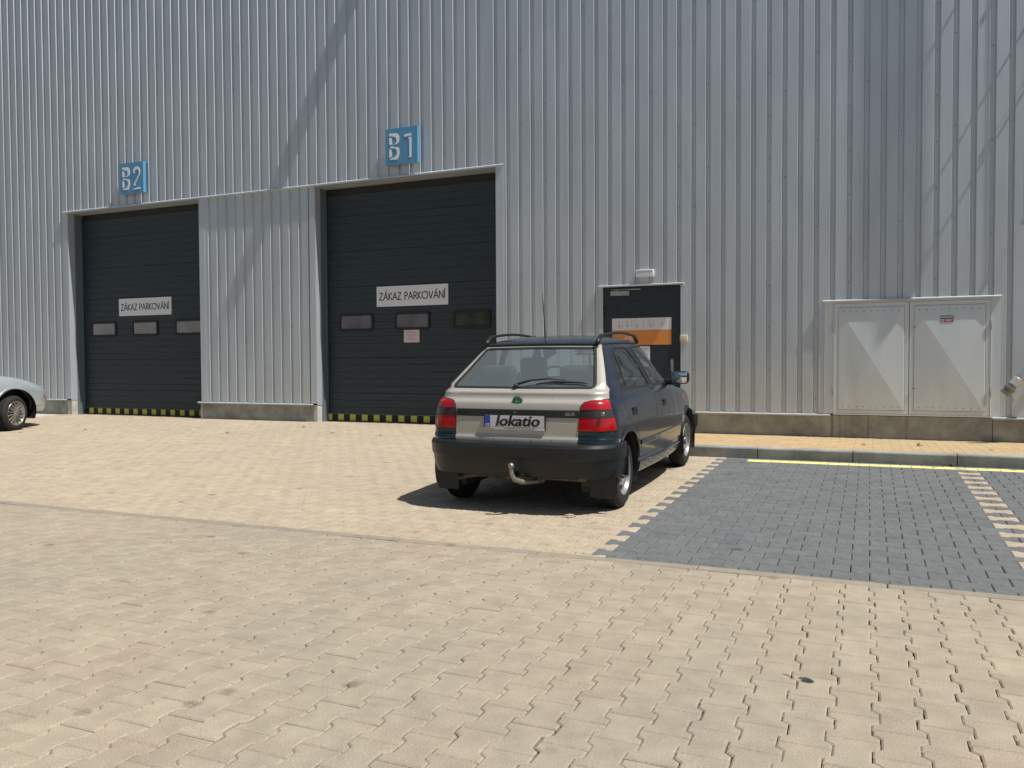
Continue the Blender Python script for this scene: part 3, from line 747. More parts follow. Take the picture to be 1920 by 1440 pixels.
b = MB(); ysk = YC-.0125
b.box(.841, .985, ysk-.001, ysk+.004, 1.72, 1.757, STK_G); b.box(.841, .985, ysk-.001, ysk+.004, 1.678, 1.7195, STK_R)
b.box(.85, .975, ysk-.0018, ysk-.0011, 1.735, 1.742, WPLAST); b.box(.885, .975, ysk-.0018, ysk-.0011, 1.700, 1.707, WPLAST); b.box(.90, .96, ysk-.0018, ysk-.0011, 1.686, 1.691, WPLAST)
b.lathe([(ysk-.0018, .001), (ysk-.0018, .016)], WPLAST, 16, 'y', (.862, 0, 1.698)); b.lathe([(ysk-.0025, .001), (ysk-.0025, .009)], STK_R, 16, 'y', (.862, 0, 1.698))
so = b.build('warning_sticker'); so.parent = dr; so.matrix_parent_inverse = Matrix()

# ---------------------------------------------------------------- lightning conductor, downpipe, hose, added shadow box
lc = empty('lightning_conductor', (1.735, WY-.05, 2.9)); lc.matrix_world = Matrix.Translation(lc.location); tag(lc, 'thin wire conductor clamped to the cladding at the right edge', 'lightning conductor')
b = MB(); b.tube([(1.737, WY-.055, 2.87), (1.735, WY-.055, 6), (1.735, WY-.055, 11.9)], .004, GALV, 8); child(b, 'wire', lc)
for z in (2.89, 4.6, 6.3, 8, 9.7):
    b = MB(); b.box(1.722, 1.750, WY-.068, WY-.045, z-.035, z+.035, GALV); b.tube([(1.736, WY-.05, z), (1.736, WY+.01, z)], .004, GALV, 8); child(b, 'clamp', lc, bevel=.004)
dp = empty('downpipe', (2.02, WY-.25, 5)); dp.matrix_world = Matrix.Translation(dp.location); tag(dp, 'silver downpipe held off the cladding on brackets', 'downpipe')
b = MB(); b.tube([(2.02, WY-.25, 4.93), (2.02, WY-.25, 11.7)], .06, GALV, 20); child(b, 'pipe', dp, smooth=R(40))
for z in (5.03, 5.80, 7.6, 9.4, 11.2):
    b = MB(); b.box(2.012, 2.028, WY-.20, WY, z-.014, z+.014, GALV); b.lathe([(z-.03, .062), (z-.03, .066), (z+.03, .066), (z+.03, .062)], GALV, 20, 'z', (2.02, WY-.25, 0)); child(b, 'bracket', dp)
fl = empty('shadow_caster', (-6.5, WY-.3, 10.3)); fl.matrix_world = Matrix.Translation(fl.location); tag(fl, 'unseen silver box added above the frame to cast a streak on the wall', 'shadow caster')
b = MB(); b.box(-6.68, -6.40, WY-.62, WY, 10.22, 10.32, FLASH); child(b, 'caster_box', fl, bevel=.01)  # unseen box added to cast the diagonal shadow streak down the cladding
hs = empty('outlet_pipe', (1.9, WY-.3, .9)); hs.matrix_world = Matrix.Translation(hs.location); tag(hs, 'grey filling pipe with a capped coupling and rope at the right edge', 'pipe')
A_ = Vector((1.545, -.93, .80)); dv = Vector((.205, .02, .26)).normalized()
b = MB(); b.tube([A_+dv*.17, A_+dv*.5, A_+dv*.62+Vector((.03, .06, .0)), Vector((2.08, -.75, 1.30)), Vector((2.12, WY+.03, 1.33))], .05, GALV, 18); child(b, 'tube', hs, smooth=R(50))
b = MB(); b.tube([A_+dv*.10, A_+dv*.105, A_+dv*.2, A_+dv*.205], [.046, .054, .054, .051], LEDGE, 18); child(b, 'collar', hs, smooth=R(30))
b = MB(); b.tube([A_-dv*.035, A_-dv*.03, A_+dv*.0, A_+dv*.003, A_+dv*.03, A_+dv*.035, A_+dv*.06, A_+dv*.065, A_+dv*.10], [.05, .062, .062, .055, .055, .068, .068, .05, .05], BRASSY, 20); child(b, 'coupling_cap', hs, smooth=R(30))
b = MB(); rp = [A_+Vector((.01, -.05, -.045))+Vector((.045*math.sin(t)+.02*t/3, -.005, -.055*(1-math.cos(t))*.9)) for t in np.linspace(-.4, 4.6, 18)]
b.tube(rp, .0045, ROPE, 6); child(b, 'rope', hs, smooth=True)
#CARS-BEGIN
# ---------------------------------------------------------------- cars
def carpaint(name, col, rough=.28, metal=.35, coat=.8, dust_or_veil=.12):
    m = mat(name, col, rough, metal, .5, coat)
    b = m.node_tree.nodes['Principled BSDF']; geo = nd(m, 'ShaderNodeTexCoord')
    t = nd(m, 'ShaderNodeTexNoise'); t.inputs['Scale'].default_value = 3.5; t.inputs['Detail'].default_value = 7; lk(m, geo.outputs['Object'], t.inputs['Vector'])
    mx = nd(m, 'ShaderNodeMix', data_type='RGBA'); mx.inputs['A'].default_value = (*col, 1); mx.inputs['B'].default_value = (.30, .26, .20, 1)
    mr = nd(m, 'ShaderNodeMapRange'); mr.inputs['From Min'].default_value = .45; mr.inputs['From Max'].default_value = .8; mr.inputs['To Max'].default_value = dust_or_veil
    lk(m, t.outputs['Fac'], mr.inputs['Value']); lk(m, mr.outputs[0], mx.inputs['Factor']); lk(m, mx.outputs['Result'], b.inputs['Base Color'])
    t2 = nd(m, 'ShaderNodeTexNoise'); t2.inputs['Scale'].default_value = 2.2; lk(m, geo.outputs['Object'], t2.inputs['Vector'])
    bp = nd(m, 'ShaderNodeBump'); bp.inputs['Strength'].default_value = .12; bp.inputs['Distance'].default_value = .02; lk(m, t2.outputs['Fac'], bp.inputs['Height'])
    lk(m, bp.outputs[0], b.inputs['Normal']); lk(m, bp.outputs[0], b.inputs['Coat Normal'])
    return m
def glass(name, tint, refl=1.0, dust_or_veil=.012):
    m = bpy.data.materials.new(name); m.use_nodes = True; n = m.node_tree.nodes; l = m.node_tree.links
    n.remove(n['Principled BSDF']); out = n['Material Output']
    tr = n.new('ShaderNodeBsdfTransparent'); tr.inputs[0].default_value = (*tint, 1)
    gl = n.new('ShaderNodeBsdfGlossy'); gl.inputs['Roughness'].default_value = .015
    fr = n.new('ShaderNodeLayerWeight'); fr.inputs['Blend'].default_value = .5
    pw = n.new('ShaderNodeMath'); pw.operation = 'POWER'; pw.inputs[1].default_value = 4; l.new(fr.outputs['Facing'], pw.inputs[0])
    mu = n.new('ShaderNodeMath'); mu.operation = 'MULTIPLY_ADD'; mu.inputs[1].default_value = .9; mu.inputs[2].default_value = .09*refl; mu.use_clamp = True
    mi = n.new('ShaderNodeMixShader'); l.new(pw.outputs[0], mu.inputs[0]); l.new(mu.outputs[0], mi.inputs[0]); l.new(tr.outputs[0], mi.inputs[1]); l.new(gl.outputs[0], mi.inputs[2])
    df = n.new('ShaderNodeBsdfDiffuse'); df.inputs[0].default_value = (.55, .62, .6, 1); m2 = n.new('ShaderNodeMixShader'); m2.inputs[0].default_value = dust_or_veil  # pale diffuse share stands in for the reflected veil over the pane
    l.new(mi.outputs[0], m2.inputs[1]); l.new(df.outputs[0], m2.inputs[2]); l.new(m2.outputs[0], out.inputs[0]); return m
NAVY = carpaint('dark_blue_paint', (.008, .017, .036), .22, .2, .45, .03)
TEAL = carpaint('dark_teal', (.003, .018, .024), .25, .2, .5, .04)
CHAMP = carpaint('champagne_paint', (.475, .44, .38), .32, .35, .6, .08)
SILV = carpaint('silver_paint', (.50, .55, .585), .32, .5, .5, .03)
GLASS = glass('window_glass', (.66, .76, .74))
RGLASS = glass('rear_window_glass', (.74, .83, .81), 2.3, .115)
TYRE = mat('tyre_rubber', (.022, .022, .022), .8, spec=.3, bump=.3, bscale=90, var=.25, vscale=14)
RIM = mat('steel_rim', (.24, .235, .225), .42, .5, var=.25, vscale=25)
ALLOY = mat('alloy_rim', (.40, .37, .35), .35, .7)
RED = mat('lamp_red', (.36, .005, .009), .14, 0, .5, .5, var=.22, vscale=11)
SMOKE = mat('lamp_smoke', (.040, .028, .027), .14, 0, .5, .5, var=.3, vscale=14)
AMBER = mat('lamp_amber', (.75, .16, .03), .2, 0, .5, .6)
AMBERD = mat('lamp_amber_dark', (.40, .07, .02), .2, 0, .5, .6)
LAMP = mat('lamp_clear', (.6, .62, .63), .1, .3, .6, .8)
SEAT = mat('seat_fabric', (.055, .058, .062), .9, spec=.2)
TRIM = mat('interior_trim', (.03, .031, .033), .7)
RUST = mat('rusty_metal', (.17, .115, .075), .7, .3, var=.5, vscale=30)
CHROME = mat('worn_metal', (.27, .25, .22), .42, .6, var=.2, vscale=40)
MIRR = mat('mirror_glass', (.75, .82, .84), .03, 1)
PLATE = mat('plate_white', (.62, .63, .66), .4, var=.05, vscale=12)
EUB = mat('plate_blue', (.02, .07, .38), .4)
EMG = mat('emblem_green', (.0, .16, .09), .25, .2, coat=.6)
BELT = mat('seat_belt_orange', (.50, .15, .06), .7)

def pchip(x, y, q):
    x = np.array(x, float); y = np.array(y, float); h = np.diff(x); d = np.diff(y)/h; m = np.zeros_like(y)
    m[0], m[-1] = d[0], d[-1]
    for i in range(1, len(x)-1):
        if d[i-1]*d[i] > 0:
            w1, w2 = 2*h[i]+h[i-1], h[i]+2*h[i-1]; m[i] = (w1+w2)/(w1/d[i-1]+w2/d[i])
    q = np.clip(q, x[0], x[-1]); k = np.clip(np.searchsorted(x, q)-1, 0, len(h)-1); t = (q-x[k])/h[k]
    return (2*t**3-3*t**2+1)*y[k]+(t**3-2*t**2+t)*h[k]*m[k]+(-2*t**3+3*t**2)*y[k+1]+(t**3-t**2)*h[k]*m[k+1]

class Body:
    """car skin lofted from horizontal slices: (z, rear y, front y, half widths mid/rear/front, rear corner, front corner)"""
    def __init__(s, T, zcuts, ymid=1.2, bow=.03, fbow=.16, floor=None, top_round=None):
        s.T = np.array(T, float); s.ymid = ymid; s.bow = bow; s.fbow = fbow; s.floor = floor; s.z = np.array(zcuts)
        z = s.T[:, 0]; s.q = [pchip(z, s.T[:, i], s.z) for i in range(1, 8)]
        V = []; NR, NC, NS = 12, 9, 60
        for i, zz in enumerate(s.z):
            yr, yf, wm, wr, wf, cr, cf = [a[i] for a in s.q]
            cry = cr*1.35; cfy = cf*1.4; P = []
            xr = wr-cr; y0 = yr+bow*(xr/wr)**2 if wr > .1 else yr
            for t in np.linspace(0, 1, NR)[:-1]: P.append((xr*t, yr+s.bow*(xr*t/max(wr, .01))**2))
            for t in np.linspace(0, math.pi/2, NC)[:-1]: P.append((xr+cr*math.sin(t), y0+cry*(1-math.cos(t))))
            y1 = y0+cry; xf = wf-cf; yF = yf-fbow*(xf/max(wf, .01))**2; y2 = yF-cfy
            for t in np.linspace(0, 1, NS)[:-1]:
                y = y1+(y2-y1)*t
                x = wm-(wm-wr)*((ymid-y)/(ymid-y1))**2 if y < ymid and y1 < ymid else (wm-(wm-wf)*((y-ymid)/(y2-ymid))**2.4 if y2 > ymid and y > ymid else wm)
                P.append((x, y))
            for t in np.linspace(0, math.pi/2, NC)[:-1]: P.append((xf+cf*math.cos(t), y2+cfy*math.sin(t)))
            for t in np.linspace(0, 1, NR): P.append((xf*(1-t), yf-fbow*(xf*(1-t)/max(wf, .01))**2))
            n = len(P)
            L = []
            for (x, y) in P+[(-x, y) for (x, y) in P[-2:0:-1]]:
                zq = zz
                if floor: zq = max(zz, floor(y))
                L.append((x, y, zq))
            V.append(L)
        n = len(V[0]); v = [p for L in V for p in L]; f = []
        for i in range(len(V)-1):
            for j in range(n):
                a, b, c_, d = i*n+j, i*n+(j+1) % n, (i+1)*n+(j+1) % n, (i+1)*n+j; f.append((a, b, c_, d))
        f.append(tuple(range((len(V)-1)*n, len(V)*n)))
        s.bm = bmesh.new(); vv = [s.bm.verts.new(p) for p in v]
        for q in f:
            try: s.bm.faces.new([vv[i] for i in q])
            except ValueError: pass
        bmesh.ops.triangulate(s.bm, faces=[x for x in s.bm.faces if len(x.verts) > 4])
        bmesh.ops.remove_doubles(s.bm, verts=s.bm.verts, dist=1e-5)
        bmesh.ops.recalc_face_normals(s.bm, faces=s.bm.faces)
        s.bm.normal_update()
        s.tree = BVHTree.FromBMesh(s.bm); s.nor = None
        me = bpy.data.meshes.new('tmp'); s.bm.to_mesh(me); me.shade_smooth()
        s.ref = [v_.normal.copy() for v_ in me.vertices]; s.refco = [v_.co.copy() for v_ in me.vertices]
        s.reff = [tuple(p.vertices) for p in me.polygons]; s.rtree = BVHTree.FromPolygons(s.refco, s.reff)
        bpy.data.meshes.remove(me)
    def smooth_normal(s, co):
        loc, n, i, d = s.rtree.find_nearest(co)
        if i is None: return Vector((0, 0, 1))
        vs_ = s.reff[i]; acc = Vector(); tot = 0
        for k in vs_:
            w_ = 1/(1e-5+(s.refco[k]-loc).length); acc += s.ref[k]*w_; tot += w_
        return acc.normalized()
    def cut(s, poly, axis, side, lim=None, nmin=.15):
        """cookie-cut polygon; axis 'x' (poly in y,z) or 'y' (poly in x,z). returns list of faces"""
        ax = {'x': 0, 'y': 1}[axis]; o = [i for i in (0, 1, 2) if i != ax]
        lo = [min(p[k] for p in poly)-.05 for k in (0, 1)]; hi = [max(p[k] for p in poly)+.05 for k in (0, 1)]
        def cand():
            out = []
            for f_ in s.bm.faces:
                c_ = f_.calc_center_median()
                if c_[ax]*side < 0 and axis == 'x': continue
                if lim and not (lim[0] < c_[ax] < lim[1]): continue
                if f_.normal[ax]*side < nmin: continue
                if lo[0] < c_[o[0]] < hi[0] and lo[1] < c_[o[1]] < hi[1]: out.append(f_)
            return out
        for i in range(len(poly)):
            a, b = Vector(poly[i]), Vector(poly[(i+1) % len(poly)]); d = b-a
            if d.length < 1e-6: continue
            nrm = [0, 0, 0]; nrm[o[0]] = -d.y; nrm[o[1]] = d.x; co = [0, 0, 0]; co[o[0]] = a.x; co[o[1]] = a.y
            fs = cand()
            # restrict to faces near this edge
            fs2 = []
            for f_ in fs:
                for v_ in f_.verts:
                    p = Vector((v_.co[o[0]], v_.co[o[1]])); t = (p-a).dot(d)/d.length_squared
                    if -.5 < t < 1.5 or (p-a).length < .12 or (p-b).length < .12: fs2.append(f_); break
            g = list({e_ for f_ in fs2 for e_ in f_.edges})+list({v_ for f_ in fs2 for v_ in f_.verts})+fs2
            bmesh.ops.bisect_plane(s.bm, geom=g, dist=1e-5, plane_co=co, plane_no=nrm)
        s.bm.normal_update()
        def inside(px, py):
            r_ = False; n = len(poly); j = n-1
            for i in range(n):
                xi, yi = poly[i]; xj, yj = poly[j]
                if (yi > py) != (yj > py) and px < (xj-xi)*(py-yi)/(yj-yi)+xi: r_ = not r_
                j = i
            return r_
        return [f_ for f_ in cand() if inside(f_.calc_center_median()[o[0]], f_.calc_center_median()[o[1]])]
    def take(s, faces, name, mats, parent, off=0, matf=None, keep=False):
        """move faces into an object of their own"""
        if not faces: print('EMPTY CUT', name); faces = []
        idx = {}; V = []; Fc = []; mi = []
        for f_ in faces:
            q = []
            for v_ in f_.verts:
                if v_ not in idx: idx[v_] = len(V); V.append(v_.co.copy())
                q.append(idx[v_])
            Fc.append(q); mi.append(matf(f_.calc_center_median()) if matf else 0)
        N = [s.smooth_normal(p) for p in V]
        me = bpy.data.meshes.new(name); me.from_pydata([p+n_*off for p, n_ in zip(V, N)], [], Fc)
        for m in mats: me.materials.append(m)
        me.polygons.foreach_set('material_index', mi); me.shade_smooth()
        me.normals_split_custom_set_from_vertices([tuple(n_) for n_ in N])
        ob = bpy.data.objects.new(name, me); link(ob, parent)
        if not keep: bmesh.ops.delete(s.bm, geom=faces, context='FACES')
        return ob
    def rest(s, name, m, parent):
        return s.take(list(s.bm.faces), name, [m], parent, keep=True)
    def proj(s, a, b, axis, side):
        if axis == 'x': o_ = Vector((side*3, a, b)); d = Vector((-side, 0, 0))
        else: o_ = Vector((a, side*6, b)); d = Vector((0, -side, 0))
        loc, n, i, t = s.rtree.ray_cast(o_, d)
        return (loc, s.smooth_normal(loc)) if loc is not None else (None, None)
    def ribbon(s, mb, pl, axis, side, wd, th, m, close=False, base=-.001, step=.02):
        """strip of width wd standing th proud of the skin, following a polyline drawn in side or rear view"""
        if close: pl = list(pl)+[pl[0]]
        P = []
        for a, b in zip(pl[:-1], pl[1:]):
            n = max(1, int(math.hypot(b[0]-a[0], b[1]-a[1])/step))
            P += [(a[0]+(b[0]-a[0])*i/n, a[1]+(b[1]-a[1])*i/n) for i in range(n)]
        P.append(pl[-1])
        H = [s.proj(p[0], p[1], axis, side) for p in P]; H = [h_ for h_ in H if h_[0] is not None]
        if len(H) < 2: return
        V = []; n = len(H)
        for i, (p, nr) in enumerate(H):
            if close: t = H[(i+1) % (n-1)][0]-H[(i-1) % (n-1)][0] if n > 3 else H[1][0]-H[0][0]
            else: t = H[min(i+1, n-1)][0]-H[max(i-1, 0)][0]
            b = t.normalized().cross(nr).normalized()*wd/2
            V += [p-b+nr*base, p-b*.92+nr*th*.8, p-b*.7+nr*th, p+b*.7+nr*th, p+b*.92+nr*th*.8, p+b+nr*base]
        K = 6; Fq = [(i*K+j, i*K+j+1, (i+1)*K+j+1, (i+1)*K+j) for i in range(n-1) for j in range(K-1)]
        if not close: Fq += [tuple(range(K))[::-1], tuple(range((n-1)*K, n*K))]
        mb.add(V, Fq, m)
    def contour(s, z):
        """plan outline at height z as list of (x,y) from rear centre round the right side"""
        i = int(np.argmin(abs(s.z-z))); return i
def circ(cx, cy, r, a0=0, a1=360, n=28): return [(cx+r*math.cos(R(a0+(a1-a0)*i/n)), cy+r*math.sin(R(a0+(a1-a0)*i/n))) for i in range(n if a1-a0 == 360 else n+1)]
def finish(mb, name, parent, **k): o = mb.build(name, parent, **k); return o

def wheel(name, parent, x, y, z, side, rad, wd, rim_r, style, steer=0):
    root = empty(name); root.parent = parent; root.location = (x, y, z); root.rotation_euler = (0, 0, steer)
    S = side
    t = MB(); pr = [(-wd, rim_r-.005), (-wd, rim_r+.012), (-wd*.97, rad*.86), (-wd*.86, rad*.965), (-wd*.78, rad)]
    for i in range(5):
        a = -wd*.70+i*wd*.105; pr += [(a, rad), (a+.002, rad-.007), (a+.008, rad-.007), (a+.010, rad)]
    pr += [(-wd*.20, rad), (-wd*.12, rad*.965), (-wd*.02, rad*.88), (0, rad*.84), (.001, rad*.80), (-.003, rim_r+.018), (-.006, rim_r+.006), (-.012, rim_r-.005)]
    t.lathe([(S*a, r) for a, r in pr], TYRE, 56); o = t.build('tyre', root, smooth=R(40))
    m = MB(); RM = RIM if style == 'steel' else ALLOY
    m.lathe([(S*a, r) for a, r in [(-wd*.9, rim_r-.02), (-.05, rim_r-.03), (-.022, rim_r-.012), (-.012, rim_r-.004), (-.004, rim_r+.006), (-.001, rim_r+.004), (-.004, rim_r-.004), (-.014, rim_r-.010), (-.03, rim_r-.014)]], RM, 56)
    if style == 'steel':
        NT = 96; prof = [(-.030, rim_r-.014), (-.034, rim_r-.024), (-.030, .132), (-.022, .122), (-.017, .112), (-.017, .098), (-.022, .088), (-.032, .078), (-.040, .066), (-.036, .058), (-.030, .05), (-.030, .034), (-.012, .030), (-.008, .026), (-.006, .001)]
        V = [(S*a, r*math.cos(2*math.pi*j/NT), r*math.sin(2*math.pi*j/NT)) for a, r in prof for j in range(NT)]; Fq = []
        for i in range(len(prof)-1):
            for j in range(NT):
                if i in (1, 2, 3, 4) and (j % 12) in ((3, 4, 5, 6, 7, 8) if i in (2, 3) else (4, 5, 6, 7)): continue
                Fq.append((i*NT+j, i*NT+(j+1) % NT, (i+1)*NT+(j+1) % NT, (i+1)*NT+j))
        m.add(V, Fq, RM)
        for k in range(4):
            a = k*math.pi/2+.5; m.lathe([(S*-.012, .001), (S*-.012, .008), (S*-.032, .009)], BLACK, 8, 'x', (0, .045*math.cos(a), .045*math.sin(a)))
    else:
        for k in range(15):
            a = 2*math.pi*k/15; ca, sa = math.cos(a), math.sin(a)
            def Pp(r, wv, xx): return (S*xx, r*ca-wv*sa, r*sa+wv*ca)
            v = [Pp(.03, -.006, -.012), Pp(.03, .006, -.012), Pp(rim_r-.01, .008, -.006), Pp(rim_r-.01, -.008, -.006), Pp(.03, -.009, -.04), Pp(.03, .009, -.04), Pp(rim_r-.01, .011, -.035), Pp(rim_r-.01, -.011, -.035)]
            m.add(v, [(0, 1, 2, 3), (0, 1, 5, 4), (1, 2, 6, 5), (2, 3, 7, 6), (3, 0, 4, 7), (4, 5, 6, 7)], RM)
        m.lathe([(S*-.004, .001), (S*-.004, .025), (S*-.010, .036), (S*-.04, .045)], RM, 24)
    o = m.build('rim', root, smooth=R(35))
    m = MB(); m.lathe([(S*(-.07), .001), (S*(-.07), rim_r-.03)], BLACK, 32); m.lathe([(S*-.068, .04), (S*-.068, rim_r*.55)], RUST, 32); m.build('brake', root)
    return root

def sweep(mb, path, prof, m, cap=True):
    """path: list of (x,y,nx,ny); prof: list of (offset,z) or function(i)->list"""
    V = []; K = None
    for i, (x, y, nx, ny) in enumerate(path):
        pr = prof(i) if callable(prof) else prof; K = len(pr)
        V += [(x+nx*o_, y+ny*o_, z) for o_, z in pr]
    n = len(path); Fq = [(i*K+j, i*K+(j+1) % K, (i+1)*K+(j+1) % K, (i+1)*K+j) for i in range(n-1) for j in range(K)]
    if cap: Fq += [tuple(range(K))[::-1], tuple(range((n-1)*K, n*K))]
    mb.add(V, Fq, m)
def slice_path(B, z, ymax=None, ymin=None, crx=None):
    """points round the body at height z (rear: y<ymax, front: y>ymin) with plan normals"""
    i = int(np.argmin(abs(B.z-z))); yr, yf, wm, wr, wf, cr, cf = [a[i] for a in B.q]
    pts = []
    rear = ymax is not None
    cr_, w_, y_, sgn, bow = (cr, wr, yr, 1, B.bow) if rear else (cf, wf, yf, -1, B.fbow)
    cr_ = crx or cr_
    k = 1.35 if rear else 1.4; xr = w_-cr_; y0 = y_+sgn*bow*(xr/w_)**2
    H = [(xr*t, y_+sgn*bow*(xr*t/w_)**2) for t in np.linspace(0, 1, 16)[:-1]]+[(xr+cr_*math.sin(t), y0+sgn*cr_*k*(1-math.cos(t))) for t in np.linspace(0, math.pi/2, 12)]
    yl = y0+sgn*cr_*k; lim = ymax if rear else ymin
    nst = max(1, int(abs(lim-yl)/.04))
    for j in range(1, nst+1):
        y = yl+(lim-yl)*j/nst; x = w_+(wm-w_)*(1-((B.ymid-y)/(B.ymid-yl))**2); H.append((x, y))
    full = [(-x, y) for x, y in H[::-1]]+H[1:]
    out = []
    for j, (x, y) in enumerate(full):
        a = full[max(j-1, 0)]; b = full[min(j+1, len(full)-1)]; t = Vector((b[0]-a[0], b[1]-a[1])).normalized()
        n = Vector((t.y, -t.x))*(1 if rear else -1); out.append((x, y, n.x, n.y))
    return out

def seat(parent, x, y, rear=False):
    root = empty('seat'); root.parent = parent; root.location = (x, y, 0)
    w_ = .50 if not rear else 1.2
    rbox('cushion', (w_, .5, .16), (0, .25, .44), SEAT, root, .05)
    rbox('backrest', (w_, .13, .56), (0, -.04, .73), SEAT, root, .05, 4, (R(12), 0, 0))
    for hx in ((0,) if not rear else ()):
        rbox('headrest', (.27, .09, .22), (hx, -.13, 1.09), SEAT, root, .045, 4, (R(8), 0, 0))
    return root

# ===== hatchback
CX, CY, CZ = -2.56, -6.13, .028
car = empty('parked_hatchback'); tag(car, 'dark blue five-door hatchback with a champagne tailgate parked facing the warehouse', 'car')
car.location = (CX, CY, CZ); car.rotation_euler = (.0186, 0, 0)
#        z    yr     yf    wm     wr     wf    cr   cf
T = [(.16, -.28, 3.00, .72, .68, .60, .12, .2), (.22, -.34, 3.05, .775, .73, .64, .13, .2), (.28, -.39, 3.08, .795, .755, .68, .14, .2), (.36, -.425, 3.09, .803, .775, .70, .15, .2),
     (.46, -.455, 3.10, .812, .788, .72, .15, .2), (.54, -.465, 3.11, .8175, .793, .73, .15, .2), (.585, -.466, 3.10, .8175, .794, .73, .15, .2), (.60, -.455, 3.10, .8175, .794, .73, .15, .2), (.66, -.452, 3.08, .816, .792, .73, .15, .2),
     (.76, -.442, 3.02, .808, .780, .72, .15, .2), (.82, -.436, 2.82, .800, .768, .72, .15, .24), (.855, -.428, 2.55, .793, .757, .72, .15, .25), (.872, -.415, 2.42, .789, .751, .72, .15, .25), (.885, -.392, 2.33, .785, .746, .72, .15, .25),
     (.915, -.378, 2.14, .775, .738, .715, .15, .22), (.938, -.376, 2.04, .768, .732, .71, .15, .2), (.952, -.350, 1.99, .762, .726, .705, .15, .18), (.965, -.325, 1.94, .755, .718, .70, .15, .16),
     (1.0, -.275, 1.88, .735, .695, .685, .075, .14), (1.1, -.145, 1.71, .694, .645, .65, .07, .13), (1.2, -.015, 1.54, .648, .593, .60, .065, .12), (1.27, .075, 1.42, .613, .555, .565, .06, .12),
     (1.305, .125, 1.355, .590, .533, .54, .06, .12), (1.33, .165, 1.30, .565, .51, .51, .07, .13), (1.35, .23, 1.24, .53, .475, .47, .09, .15), (1.37, .34, 1.17, .47, .41, .41, .11, .16), (1.386, .50, 1.08, .38, .33, .33, .12, .16), (1.396, .66, .98, .25, .21, .21, .10, .1), (1.40, .76, .88, .10, .08, .08, .03, .03)]
zc = sorted(set([round(z, 4) for z in np.concatenate([np.linspace(.16, .54, 15), [.5555, .572, .585, .592, .60], np.linspace(.62, .85, 12), np.linspace(.855, .97, 15), np.linspace(1.0, 1.30, 15), np.linspace(1.31, 1.396, 12), [1.40]])]))
def hfloor(y): return .335 if (y < -.15 or y > 2.75) else (.335+(.225-.335)*min(1, (y+.15)/.3) if y < .15 else (.225 if y < 2.3 else .225+(.11)*(y-2.3)/.45))
B = Body(T, zc, 1.2, .028, .16, hfloor)
RG = [(.02, .958), (.45, .952), (.835, .947), (.765, 1.12), (.675, 1.268), (.655, 1.283), (.62, 1.288), (.34, 1.283), (.315, 1.272), (.20, 1.17), (.10, 1.05)]
FG = [(.945, .947), (1.30, .95), (1.60, .957), (1.62, .968), (1.45, 1.14), (1.33, 1.245), (1.27, 1.283), (1.20, 1.292), (.84, 1.292), (.815, 1.28), (.88, 1.13)]
RWIN = [(-.595, .975), (0, .973), (.58, .975), (.598, .985), (.603, 1.0), (.555, 1.12), (.497, 1.262), (.487, 1.278), (.47, 1.284), (0, 1.29), (-.47, 1.284), (-.487, 1.278), (-.497, 1.262), (-.555, 1.12), (-.612, 1.0), (-.607, .985)]
doors = {}
for sd_ in (1, -1):
    side_win = []
    for nm, pg in (('rear', RG), ('front', FG)):
        side_win.append((nm, B.take(B.cut(pg, 'x', sd_), 'window', [GLASS], None, off=-.003)))
    # wheel arches
    for yc in (0, 2.445):
        fs = B.cut(circ(yc, .298, .322, 0, 360, 26), 'x', sd_); bmesh.ops.delete(B.bm, geom=fs, context='FACES')
    rd = B.take(B.cut([(.255, 1.315), (.10, 1.12), (-.035, .958), (-.03, .88), (.0, .80), (.10, .69), (.25, .60), (.325, .50), (.34, .36), (.935, .365), (.93, .55), (.90, .94), (.75, 1.315)], 'x', sd_), 'door', [NAVY], car)
    fd = B.take(B.cut([(.75, 1.315), (.90, .94), (.93, .55), (.935, .365), (1.93, .375), (1.95, .60), (1.90, .80), (1.80, .955), (1.62, 1.06), (1.36, 1.30), (1.30, 1.315)], 'x', sd_), 'door', [NAVY], car)
    for (nm, wdw), d_ in zip(side_win, (rd, fd)): wdw.parent = d_
    doors[sd_] = (rd, fd)
wsc = B.take(B.cut([(-.60, .985), (.60, .985), (.615, 1.0), (.49, 1.27), (.46, 1.298), (-.46, 1.298), (-.49, 1.27), (-.615, 1.0)], 'y', 1, lim=(1.0, 2.2)), 'windscreen', [GLASS], car, off=-.002)
rw = B.take(B.cut(RWIN, 'y', -1, lim=(-1, .5)), 'rear_window', [RGLASS], None, off=-.003)
